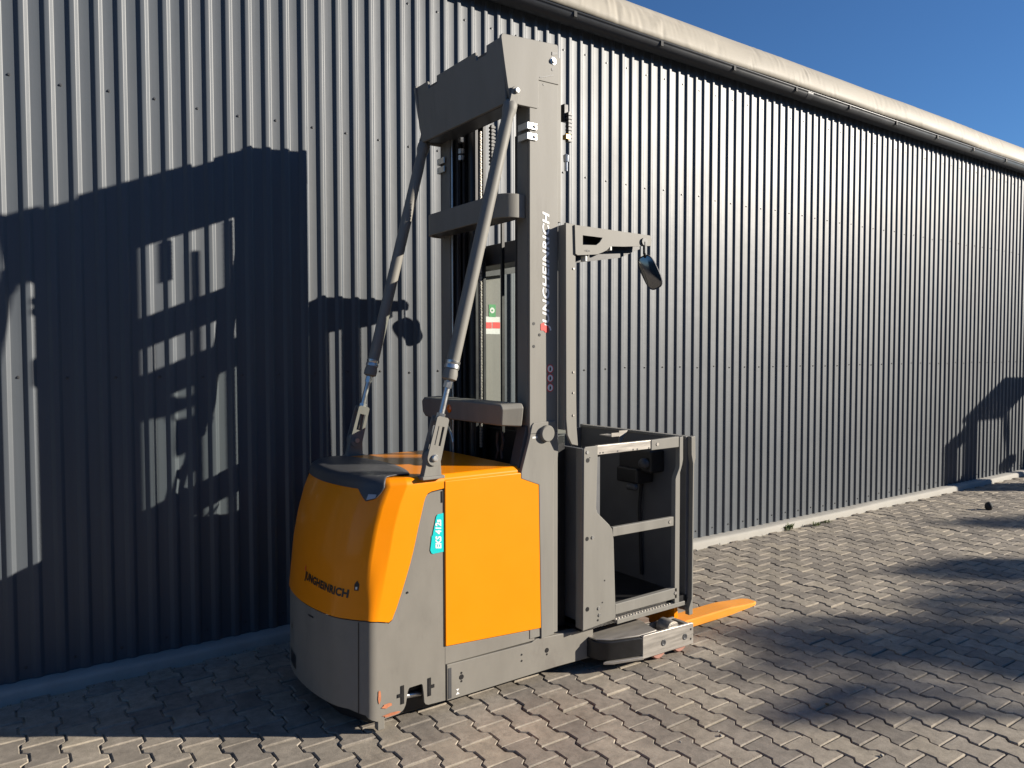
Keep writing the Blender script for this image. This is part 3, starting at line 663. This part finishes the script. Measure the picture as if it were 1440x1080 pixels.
# ---- operator cab
YK = -1.43; YKF = 2*YC-YK
def P(pts, y=YK): return [(on_y(a, b2, y).x, on_y(a, b2, y).z) for a, b2 in pts]
pl = MB(); pl.prism([(2.426,.230),(2.430,1.140),(2.440,1.149),(2.523,1.150),(2.512,.835),(2.520,.812),(2.600,.742),(2.622,.715),(2.632,.66),(2.648,.26),(2.640,.245)], YK, YK+.010)
pl.box(2.424, 2.434, YK+.004, YK+.055, .235, 1.14); SP1 = both(pl, 'cab_side_plate', 'grey', bevel=.003)
for x, z, r, mt_ in ((2.452,1.122,.009,'zinc'),(2.455,1.082,.012,'black'),(2.468,1.094,.003,'black'),(2.452,.690,.011,'black'),(2.487,.692,.009,'zinc'),(2.455,.335,.012,'black'),(2.530,.325,.009,'zinc'),(2.535,.290,.009,'zinc'),(2.525,.265,.006,'black'),(2.57,.46,.004,'black'),(2.555,.35,.004,'black')):
    q = MB(); q.lathe((x, YK+.002, z), (0,-1,0), [(0,r),(.0032 if mt_ == 'black' else .006, r*.95)], n=14 if mt_ == 'black' else 6); q.build('bolt' if mt_ == 'zinc' else 'hole', mt_, SP1[0])
def rail(name, x0, x1, za0, za1, zb0, zb1, mat='grey', y=YK, d=.022):
    mb = MB(); mb.v = [(x0,y,za0),(x1,y,zb0),(x1,y,zb1),(x0,y,za1),(x0,y+d,za0),(x1,y+d,zb0),(x1,y+d,zb1),(x0,y+d,za1)]; mb.f = [(0,1,2,3),(7,6,5,4),(0,4,5,1),(1,5,6,2),(2,6,7,3),(3,7,4,0)]; return mb
r1 = both(rail('x', 2.520, 2.905, 1.102, 1.150, 1.106, 1.152, y=YK+.004), 'gate_top_rail', 'steel', bevel=.003)
r2 = both(rail('x', 2.900, 3.112, 1.098, 1.152, 1.100, 1.158), 'gate_end_rail', 'grey', bevel=.003)
r3 = both(rail('x', 2.625, 3.075, .676, .724, .672, .722), 'gate_middle_rail', 'grey', bevel=.003)
r4 = both(rail('x', 2.645, 3.106, .268, .322, .266, .326, d=.03), 'gate_bottom_rail', 'grey', bevel=.003)
for par, x, z in ((r2[0],2.945,1.128),(r3[0],3.045,.698),(r4[0],3.092,.298)):
    q = MB(); q.lathe((x, YK, z), (0,-1,0), [(0,.010),(.003,.009)], n=12); q.build('bolt', 'steel', par)
for x in (2.54, 2.56, 2.66, 2.77, 2.80, 2.885):
    q = MB(); q.tube((x, YK+.006, 1.112), (x, YK+.0028, 1.112), .004, n=10); q.build('rivet', 'dark', r1[0])
fpst = MB(); fpst.prism([(3.118,1.152),(3.146,1.158),(3.147,1.03),(3.140,1.00),(3.124,.960),(3.124,.235),(3.087,.235),(3.087,.925),(3.092,.940),(3.116,.985),(3.118,1.0)], YK, YK+.030); both(fpst, 'gate_post', 'grey', bevel=.003)
# front wall (grey outside edge, graphite lining), far wall, back wall, floor
fwl = MB(); fwl.prism([(3.212,1.150),(3.246,1.152),(3.250,1.03),(3.238,.99),(3.236,.150),(3.205,.150),(3.203,.19),(3.224,.24),(3.226,1.0),(3.214,1.05)], YK, YK+.030)
FWL = both(fwl, 'front_frame', 'grey', bevel=.004)
q = MB(); q.box(3.204, 3.236, YK+.028, YKF-.028, .17, 1.138); q.build('front_wall', 'liner', TR, bevel=.004)
q = MB(); q.box(3.200, 3.244, YK+.03, YKF-.03, 1.134, 1.150); q.build('front_wall_cap', 'grey', TR, bevel=.004)
q = MB(); q.box(2.44, 3.21, YKF-.020, YKF-.006, .2, 1.13); q.build('far_lining', 'liner', TR)
q = MB(); q.box(2.44, 2.462, YK+.014, YKF-.014, .23, 1.138); q.box(2.455, 2.565, YK+.030, YK+.075, .27, 1.10); q.build('back_wall', 'liner', TR, bevel=.004)
q = MB(); q.box(2.44, 3.215, YK+.028, YKF-.014, .215, .262); q.build('cab_floor', 'black', TR)
trd = MB(); trd.box(2.645, 3.13, YK-.008, YK+.07, .228, .240)
for k in range(22): trd.lathe((2.66+.021*k, YK+.015, .240), (0,0,1), [(0,.007),(.004,.006)], n=7); trd.lathe((2.67+.021*k, YK+.04, .240), (0,0,1), [(0,.007),(.004,.006)], n=7)
both(trd, 'step_tread', 'steel')
lp_ = MB(); lp_.box(2.645, 3.155, YK-.014, YK-.006, .222, .246); both(lp_, 'step_lip', 'grey', bevel=.003)
# console, handles, hanging cable, document tray
q = MB(); q.box(3.09, 3.205, -1.24, -.98, .93, 1.06); q.box(3.06, 3.20, -1.16, -.99, .86, .95); CN = q.build('control_console', 'black', TR, bevel=.012, seg=3)
q = MB(); q.lathe((3.05, -1.20, .985), (1,0,0), [(0,.02),(.02,.032),(.05,.03)], n=18); q.build('steering_knob', 'pad', CN, smooth=60)
q = MB(); q.box(3.09, 3.12, -1.03, -.995, 1.028, 1.034); q.build('button_strip', 'amber', CN)
q = MB(); q.lathe((3.055, -1.10, .84), (0,-1,.1), [(0,.018),(.06,.02),(.07,.012)], n=14); q.build('grip', 'pad', CN, smooth=60)
q = MB(); q.path([(3.19,-1.07,.84),(3.18,-1.065,.7),(3.185,-1.07,.5),(3.19,-1.075,.3)], .010); q.build('cable', 'rubber', TR, smooth=60)
t0 = on_z(859, 609, 1.14); t1 = on_z(886, 611, 1.14)
q = MB(); q.box(t0.x, t1.x+.03, t0.y-.005, t0.y+.10, 1.118, 1.124); q.box(t0.x, t1.x+.03, t0.y-.007, t0.y-.003, 1.118, 1.140); q.prism([(t1.x+.03,1.06),(t1.x+.03,1.15),(t1.x+.10,1.15)], t0.y-.002, t0.y+.003); q.build('document_tray', 'steel', TR)
# posts with guard arms, cross header, rear window
po = MB(); po.prism(P([(795.5,313),(809.5,315.5),(809.5,470),(811,600),(813,627),(804,625),(798,612),(796.2,590)]), YK, YK+.014); po.box(2.312, 2.322, YK+.006, YK+.06, 1.24, 2.23); PO = both(po, 'guard_post', 'grey', bevel=.003)
for z in (2.02, 1.52, 1.42, 1.31):
    q = MB(); q.lathe((2.360, YK, z), (0,-1,0), [(0,.006),(.004,.005)], n=6); q.build('bolt', 'steel', PO[0])
out_ = P([(807,316.5),(912.5,331.5),(915,337),(914,346),(875,347),(857,346.5),(852,352),(846,355),(838,358),(811,359),(808,357)]); hole_ = P([(818,331),(846,334.5),(842,341),(837,345),(818,344.5)])
ar = MB(); key = out_[:] ; k0 = 0
key = [out_[0]] + hole_[::1] + [hole_[0]] + out_[0:1] + out_[1:]
def holed(mb, outer, hole, y0, y1):
    bm = bmesh.new(); ov = [bm.verts.new((x, 0, z)) for x, z in outer]; hv = [bm.verts.new((x, 0, z)) for x, z in hole]
    es = [bm.edges.new((ov[i], ov[(i+1) % len(ov)])) for i in range(len(ov))]+[bm.edges.new((hv[i], hv[(i+1) % len(hv)])) for i in range(len(hv))]
    bmesh.ops.triangle_fill(bm, edges=es, use_beauty=True); bm.verts.index_update()
    vs_ = [v.co.copy() for v in bm.verts]; fs_ = [tuple(v.index for v in f.verts) for f in bm.faces]; bm.free(); n_ = len(vs_); no = len(outer)
    f = list(fs_)+[tuple(reversed([i+n_ for i in q_])) for q_ in fs_]
    f += [(i, i+n_, (i+1) % no+n_, (i+1) % no) for i in range(no)] + [(no+i, no+(i+1) % len(hole), no+(i+1) % len(hole)+n_, no+i+n_) for i in range(len(hole))]
    mb.add([(p.x, y0, p.z) for p in vs_]+[(p.x, y1, p.z) for p in vs_], f)
holed(ar, out_, hole_, YK-.008, YK+.002); AR = both(ar, 'guard_arm', 'grey')
ab = MB(); xx = [p[0] for p in out_]; ab.prism([(2.38,2.212),(2.86,2.205),(2.86,2.16),(2.72,2.105),(2.40,2.055),(2.38,2.06)], YK+.055, YK+.062); ab.box(2.385, 2.86, YK+.004, YK+.056, 2.196, 2.204); both(ab, 'guard_arm_lining', 'black')
for x, z in ((2.437,2.075),(2.600,2.140)):
    q = MB(); q.box(x-.006, x+.006, YK-.006, YK+.03, z-.014, z+.012); q.build('edge_clip', 'white_old', AR[0], bevel=.002)
q = MB(); q.tube((2.43,YK-.0085,2.112),(2.43,YK-.0095,2.112),.004,n=10); q.tube((2.442,YK-.0085,2.112),(2.442,YK-.0095,2.112),.006,n=10); q.tube((2.455,YK-.0085,2.112),(2.455,YK-.0095,2.112),.004,n=10); q.build('arm_hole', 'black', AR[0])
hdr = MB(); hdr.prism([(2.345,2.10),(2.345,2.215),(2.50,2.225),(2.52,2.14),(2.44,2.09)], YK+.06, YKF-.06); hdr.build('guard_header', 'dark', TR, bevel=.006)
# mirror on the near arm (and its twin)
def mirror_parts(mir):
    fin = (lambda mb: mb.mirror(YC)) if mir else (lambda mb: mb)
    ym = YK-.012; c0 = on_y(914, 383, ym)
    nrm = Vector((-.80,-.52,-.12)).normalized(); axu = Vector((.52,-.12,-.85)); axu = (axu-nrm*axu.dot(nrm)).normalized(); axw = nrm.cross(axu).normalized()
    def outline(a, b_, n=28, e=3.2):
        o = []
        for k in range(n):
            t = 2*math.pi*k/n; c_, s_ = math.cos(t), math.sin(t); o.append((math.copysign(abs(c_)**(2/e), c_)*a, math.copysign(abs(s_)**(2/e), s_)*b_))
        return o
    A, B = .094, .044; mb = MB(); lay = [(.000,.93),(.006,1.0),(.0,1.0),(-.018,.99),(-.034,.86),(-.042,.60),(-.044,.2)]; n_ = 28
    for d, s in lay: mb.v += [c0+axu*(a*s)+axw*(b_*s)+nrm*d for a, b_ in outline(A, B)]
    for j in range(len(lay)-1): mb.f += [(j*n_+i, j*n_+(i+1) % n_, (j+1)*n_+(i+1) % n_, (j+1)*n_+i) for i in range(n_)]
    mb.f += [tuple(range((len(lay)-1)*n_, len(lay)*n_))]
    ho = fin(mb).build('mirror_housing', 'pad', TR, smooth=50)
    gm = MB(); rr = []
    for s in (0.02, .3, .6, .8, .93): rr.append([c0+axu*(a*s)+axw*(b_*s)+nrm*(.001+.008*(1-s*s)) for a, b_ in outline(A, B)])
    for r_ in rr: gm.v += r_
    for j in range(4): gm.f += [(j*n_+i, j*n_+(i+1) % n_, (j+1)*n_+(i+1) % n_, (j+1)*n_+i) for i in range(n_)]
    gm.f += [tuple(range(n_))]
    fin(gm).build('mirror_glass', 'mirror', ho, smooth=60)
    tp = on_y(906, 340, ym); q = MB(); q.path([tp, on_y(906, 356, ym), c0+axu*(-.06)+nrm*(-.03)], .007, 10); q.lathe(tp+Vector((0,.02,0)), (0,-1,0), [(0,.02),(.025,.02)], n=16); fin(q).build('mirror_bracket', 'black', ho, smooth=60)
mirror_parts(False); mirror_parts(True)
# far guard panel with stickers, window mullion and pane
fpn = MB(); x0p, x1p = 2.432, 2.575; fpn.box(x0p, x1p, YKF-.012, YKF, 1.14, 2.10); FPN = fpn.build('guard_panel', 'grey', TR, bevel=.003)
yp = YKF-.0135
def sticker(a, b2, mat, name, par=FPN, lift=0.0):
    p0 = on_y(*a, yp); p1 = on_y(*b2, yp); mb = MB(); mb.add([(p0.x,yp-lift,p1.z),(p1.x,yp-lift,p1.z),(p1.x,yp-lift,p0.z),(p0.x,yp-lift,p0.z)], [(0,1,2,3)]); return mb.build(name, mat, par)
sticker((681,445),(703,470),'white_old','warning_label'); sticker((681,453),(691.5,462),'red','label_band', lift=.0012); sticker((692.5,453),(703,462),'red','label_band', lift=.0012)
sticker((687.5,428),(697,446),'green','inspection_sticker', lift=.0006)
pc = on_y(692,436.5,yp); q = MB(); q.tube((pc.x,yp,pc.z),(pc.x,yp-.002,pc.z),.017,n=24); q.build('sticker_ring','white_old',FPN); q = MB(); q.tube((pc.x,yp,pc.z),(pc.x,yp-.003,pc.z),.006,n=16); q.build('sticker_dot','green',FPN)
mull = on_y(705.5, 450, -1.05); q = MB(); q.box(mull.x-.004, mull.x+.012, -1.06, -1.045, 1.15, 2.30); q.build('window_mullion', 'black', TR)
q = MB(); q.box(2.400, 2.404, -1.34, -.57, 1.16, 2.10); q.build('rear_window', 'glass', TR)
# ---- outriggers with load wheels
og = MB(); og.prism([(2.50,-1.34),(2.505,-1.40),(2.525,-1.445),(2.575,-1.480),(2.745,-1.528),(2.745,-1.44),(2.70,-1.30),(2.50,-1.25)], .062, .158, 'z'); OG = both(og, 'outrigger_nose', 'black', bevel=.008, seg=3)
ot = MB(); ot.prism([(2.51,-1.36),(2.52,-1.42),(2.58,-1.468),(2.74,-1.512),(2.86,-1.512),(2.90,-1.36),(2.86,-1.25),(2.52,-1.25)], .159, .166, 'z'); both(ot, 'outrigger_top', 'steel', bevel=.002)
ls = MB(); ls.prism([(2.53,-1.465),(2.575,-1.492),(2.745,-1.538),(2.745,-1.51),(2.58,-1.465)], .045, .060, 'z'); both(ls, 'outrigger_lip', 'steel', bevel=.003)
oa = MB(); oa.prism([(2.744,.045),(2.744,.160),(2.755,.166),(3.118,.156),(3.127,.150),(3.127,.040)], -1.530, -1.512); OA = both(oa, 'outrigger_side', 'steel', bevel=.003)
ob_ = MB(); ob_.prism([(2.744,.06),(2.744,.155),(3.12,.150),(3.12,.05)], -1.40, -1.385); both(ob_, 'outrigger_inner', 'grey_scuffed', bevel=.003)
q = MB(); q.box(3.10, 3.127, -1.512, -1.40, .045, .145); both(q, 'outrigger_end', 'grey_scuffed', bevel=.003)
for x, z in ((2.895,.098),(3.058,.094)):
    w = MB(); w.lathe((x, -1.500, .062), (0,1,0), [(0,.055),(.006,.0615),(.082,.0615),(.088,.055)], n=32); both(w, 'load_wheel', 'wheel', smooth=40)
    q = MB(); q.lathe((x, -1.530, z), (0,-1,0), [(0,.017),(.002,.017),(.003,.012),(.0015,.009)], n=20); q.build('axle_end', 'dark', OA[0])
for x, z in ((3.105,.125),(3.105,.072)):
    q = MB(); q.tube((x, -1.525, z), (x, -1.5312, z), .006, n=10); q.build('hole', 'black', OA[0])
for x, r in ((2.86,.03),(3.00,.045)):
    q = MB(); q.lathe((x, -1.50, .135), (0,1,0), [(0,r),(.08,r)], n=24); both(q, 'wheel_guard', 'steel', smooth=50)
# ---- forks
fk = MB(); L0, L1 = 3.19, 3.955; yf0, yf1 = -1.352, -1.222
rows = []
for t in [i/20 for i in range(21)]:
    x = lerp(L0, L1, t); tp = max(0, (t-.62)/.38); w = 1-.16*tp-.30*max(0, (t-.94)/.06)**2; zt_ = .080-.026*tp; zb = .036+.006*tp; yc_ = (yf0+yf1)/2+.006*tp; h = (yf1-yf0)/2*w
    rows.append([(x, yc_-h, zb), (x, yc_-h, zt_-.006), (x, yc_-h+.008, zt_), (x, yc_+h-.008, zt_), (x, yc_+h, zt_-.006), (x, yc_+h, zb), (x, yc_-h, zb)])
fk.grid(rows); nrow = len(rows[0]); fk.f.append(tuple(len(fk.v)-nrow+i for i in range(6)))
FK = both(fk, 'fork', 'yellow_worn', smooth=18)
hl = MB(); hl.prism([(3.169,.04),(3.169,.184),(3.198,.184),(3.204,.09),(3.22,.04)], -1.352, -1.155); both(hl, 'fork_heel', 'yellow', bevel=.004)
cr_ = MB(); cr_.box(3.172, 3.196, -1.16, 2*YC+1.16, .06, .15); cr_.build('fork_carrier', 'yellow', TR, bevel=.004)

# ================================================================== SMALL THINGS ON THE PAVING
def weed(px_, py_, h, label, nl):
    p = on_z(px_, py_, 0); root = thing('weed', (p.x, p.y, 0), label, 'weed', 'weeds along the kerb'); mb = MB()
    for _ in range(nl):
        a = random.uniform(0, 6.28); L_ = h*random.uniform(.6, 1.1); w = random.uniform(.003, .006); d = Vector((math.cos(a), math.sin(a)*.7, 0)); s = Vector((-d.y, d.x, 0))*w
        b0 = Vector((p.x+random.uniform(-.05,.05), p.y+random.uniform(-.018,.018), -.006)); m1 = b0+d*L_*.35+Vector((0,0,L_*.6)); e_ = b0+d*L_*.95+Vector((0,0,L_*random.uniform(.35,.95)))
        mb.add([b0-s*.5, b0+s*.5, m1+s, m1-s, e_], [(0,1,2,3), (3,2,4)])
    mb.build('leaves', 'leaf', root)
M['leaf'] = weathered('weed_leaf', (.13,.17,.045), .6, var=.35, scale=30)
M['dry'] = weathered('dry_leaf', (.17,.11,.05), .8, var=.3, scale=30)
weed(1110, 744, .075, 'yellow green weed tuft at the kerb with a curled dry leaf beside it', 34)
weed(1148, 739, .06, 'low spreading green weed at the kerb between two other tufts', 30)
weed(1162, 735, .04, 'thin green weed sprig at the kerb nearest the shaded kerb stretch', 16)
def crumb(px_, py_, r, label, mat, group, name='pebble', cat='pebble', flat=.7):
    p = on_z(px_, py_, r*flat); bm = bmesh.new(); bmesh.ops.create_icosphere(bm, subdivisions=2, radius=r)
    for v in bm.verts:
        k = 1+.22*math.sin(v.co.x/r*2.3+px_)+.16*math.sin(v.co.y/r*3.1+py_); v.co *= k; v.co.z *= flat
    me = bpy.data.meshes.new(name); bm.to_mesh(me); bm.free(); me.materials.append(M[mat]); me.shade_smooth()
    o = bpy.data.objects.new(name, me); COL.objects.link(o); o.location = (p.x, p.y, r*flat*.9); tag(o, label, cat, group); return o
crumb(1391, 711.5, .040, 'dark round clod lying alone in the shade near the far end of the kerb', 'rubber', None, 'clod', 'clod', .95)
crumb(1084, 746, .016, 'curled dry leaf at the kerb beside the yellow green weed', 'dry', None, 'dry_leaf', 'leaf', .6)
crumb(1163, 990, .008, 'dark crumb on a paver joint at the tip of the shadow streak', 'dry', None, 'crumb', 'crumb', .6)
for a, b2, r in ((1013,1034,.006),(1010,1028,.005),(1240,1062,.006),(1213,966,.004),(957,1043,.004),(1012,765,.007),(980,774,.009)):
    crumb(a, b2, r, 'tiny pale grit crumb lying on the sunlit pavers', 'concrete', 'grit crumbs on the pavers', 'grit_crumb', 'grit')

# ================================================================== WHAT CASTS THE SHADOWS FROM THE RIGHT
def shadow_src(px_, py_, s):                                     # wall point -> place s metres in front of it on the same sun ray
    p = on_y(px_, py_, 0); return Vector((p.x+1.40*s, -s, p.z+.60*s))
FT = thing('parked_forklift', (13.6, -1.78, 0), 'small counterbalance forklift with flat roof parked close to the hall wall', 'forklift')
q = MB(); q.prism([(12.95,.14),(14.55,.14),(14.75,.35),(14.72,.95),(14.3,1.05),(13.80,1.0),(13.74,.44),(12.95,.42)], -2.2, -1.38); q.build('body', 'dark', FT, bevel=.04, seg=3)
q = MB(); q.prism([(13.75,1.0),(14.2,1.0),(14.3,1.45),(14.18,1.5),(14.1,1.15),(13.75,1.1)], -2.0, -1.55); q.build('seat', 'rubber', FT, bevel=.03)
q = MB(); q.prism([(12.68,2.06),(13.75,2.06),(13.85,2.10),(12.70,2.12)], -2.17, -1.36); q.build('roof', 'dark', FT, bevel=.015)
for x0, x1 in ((12.98, 12.78), (14.25, 13.78)):
    for y in (-2.14, -1.39):
        q = MB(); q.tube((x0, y, .40), (x1, y, 2.08), .028, n=10); q.build('roof_pillar', 'dark', FT)
for y in (-2.02, -1.90, -1.66, -1.54):
    q = MB(); q.box(12.06, 12.18, y-.035, y+.035, .08, 1.74); q.build('mast_rail', 'dark', FT, bevel=.005)
q = MB(); q.box(12.07, 12.17, -2.05, -1.5, 1.58, 1.72); q.box(12.07, 12.17, -2.05, -1.5, .3, .42); q.box(11.96, 12.04, -2.02, -1.52, .2, 1.1); q.box(12.17, 13.0, -1.9, -1.66, .16, .38); q.build('mast_cross_member', 'dark', FT)
for y in (-1.95, -1.6):
    q = MB(); q.box(11.2, 12.05, y-.05, y+.05, .05, .09); q.build('fork', 'black', FT)
for x, r in ((13.0,.28),(14.35,.23)):
    for y in (-2.24, -1.48):
        q = MB(); q.lathe((x, y, r), (0,1,0), [(0,r*.8),(.02,r),(.14,r),(.16,r*.8)], n=24); q.build('wheel', 'rubber', FT, smooth=40)
q = MB(); q.path([(13.35,-1.78,.40),(13.42,-1.78,1.22)], .02); q.lathe((13.42,-1.78,1.22), (.25,0,1), [(0,.15),(.02,.16),(.03,.15)], n=24); q.build('steering_column', 'rubber', FT)

M['bark'] = weathered('bark', (.10,.075,.05), .9, var=.3, scale=12, bump=.3)
M['foliage'] = weathered('autumn_foliage', (.085,.10,.03), .65, var=.35, scale=3)
def tree(x, y, h, rad, label, seed, nleaf, squash=1.0):
    rg = np.random.default_rng(seed); root = thing('broadleaf_tree', (x, y, 0), label, 'tree', 'trees across the yard')
    tr = MB(); hb = h*.42; tr.lathe((x, y, -.05), (0,0,1), [(0,.20),(.3,.15),(hb,.11),(h*.8,.04)], n=12)
    cl = []
    for i in range(26):
        a = rg.uniform(0, 6.28); t = rg.uniform(0, 1); z = hb + (h-hb)*(.05+.90*t); rr = rad*math.sqrt(max(.05, 1-((t-.42)/.62)**2))*rg.uniform(.25, .95)
        c = Vector((x+rr*math.cos(a), y+rr*math.sin(a), z)); cl.append((c, rad*rg.uniform(.16, .34)))
        tr.tube((x, y, max(hb*.7, z-.9)), c, .035, .012, n=6)
    cl.append((Vector((x, y, h-.30)), .22)); cl.append((Vector((x, y, h-.62)), .36))
    tr.build('trunk', 'bark', root)
    v, f = [], []
    for k in range(nleaf):
        c, r_ = cl[rg.integers(len(cl))]; d = rg.normal(0, 1, 3); d /= np.linalg.norm(d); p = np.array(c)+d*r_*rg.uniform(.2, 1)**.5*np.array([1,1,squash])
        a1_ = rg.normal(0, 1, 3); a1_ /= np.linalg.norm(a1_); b1_ = np.cross(a1_, rg.normal(0, 1, 3)); b1_ /= np.linalg.norm(b1_); s = rg.uniform(.035, .075); n0 = len(v)
        v += [tuple(p-a1_*s), tuple(p+b1_*s*.5), tuple(p+a1_*s), tuple(p-b1_*s*.5)]; f.append((n0, n0+1, n0+2, n0+3))
    cr = MB(); cr.v = v; cr.f = f
    me = bpy.data.meshes.new('crown'); me.from_pydata([tuple(Vector(p)-ROOT_AT[root.name]) for p in v], [], f); me.materials.append(M['foliage'])
    o = bpy.data.objects.new('crown', me); COL.objects.link(o); o.parent = root
sx, sy = 1.40/math.hypot(1.4, 1), -1/math.hypot(1.4, 1); TANE = .60/math.hypot(1.4, 1)
def lamp_post(x, y, h):
    root = thing('lamp_post', (x, y, 0), 'slim grey lamp post standing between the trees across the yard', 'lamp post'); q = MB(); q.lathe((x, y, -.02), (0,0,1), [(0,.09),(.5,.085),(.55,.06),(h,.045)], n=16); q.build('pole', 'grey', root, smooth=40)
    q = MB(); q.box(x-.12, x+.45, y-.09, y+.09, h-.03, h+.06); q.build('lamp_head', 'dark', root, bevel=.03)
def tree_for_tip(px_, py_, h, *a):
    g_ = on_z(px_, py_, 0); d = h/TANE; tree(g_.x+sx*d, g_.y+sy*d, h, *a)
tree_for_tip(1000, 907, 6.3, 1.55, 'bushy broadleaf tree with a rounded crown across the yard', 3, 9000)
tree_for_tip(1300, 800, 5.6, .75, 'narrow broadleaf tree beside the bushy one across the yard', 5, 4500)
tree_for_tip(1340, 738, 6.6, .9, 'tall slim broadleaf tree across the yard furthest from the hall truck', 8, 5000)
lg = on_z(1140, 1004, 0); lamp_post(lg.x+sx*5.2/TANE, lg.y+sy*5.2/TANE, 5.2)

# unseen hall block behind the camera, added to cut sky and ground fill
OH = thing('fill_blocker_hall', (5, -24, 0), 'unseen dark flat-roofed hall block added across the yard to cut fill light', 'building')
q = MB(); q.box(-45, 60, -34, -22, -.05, 6.4); q.build('wall', 'cladding', OH)
q = MB(); q.box(-45.2, 60.2, -34.2, -21.8, 6.4, 6.75); q.build('roof_edge', 'gutter', OH)
for k in range(9):
    q = MB(); q.box(-38+11*k, -34+11*k, -21.995, -21.93, 0, 4.2); q.build('roller_door', 'grey', OH)
# grit and leaf litter gathered along the kerb
db = MB()
for _ in range(700):
    x = random.uniform(-3, 13); y = -.115-abs(random.gauss(0, .035)); r = random.uniform(.0015, .006); a = random.uniform(0, 3.14); e = random.uniform(.4, 1)
    c_, s_ = math.cos(a)*r, math.sin(a)*r
    db.add([(x+c_, y+s_, .001), (x-s_*e, y+c_*e, .001), (x-c_, y-s_, .001), (x+s_*e, y-c_*e, .001), (x, y, .001+r*.8)], [(0,1,4),(1,2,4),(2,3,4),(3,0,4)])
d = db.build('kerb_litter', 'dry'); d['kind'] = 'stuff'; d['label'] = 'fine grit and leaf litter gathered along the foot of the kerb'; d['category'] = 'litter'
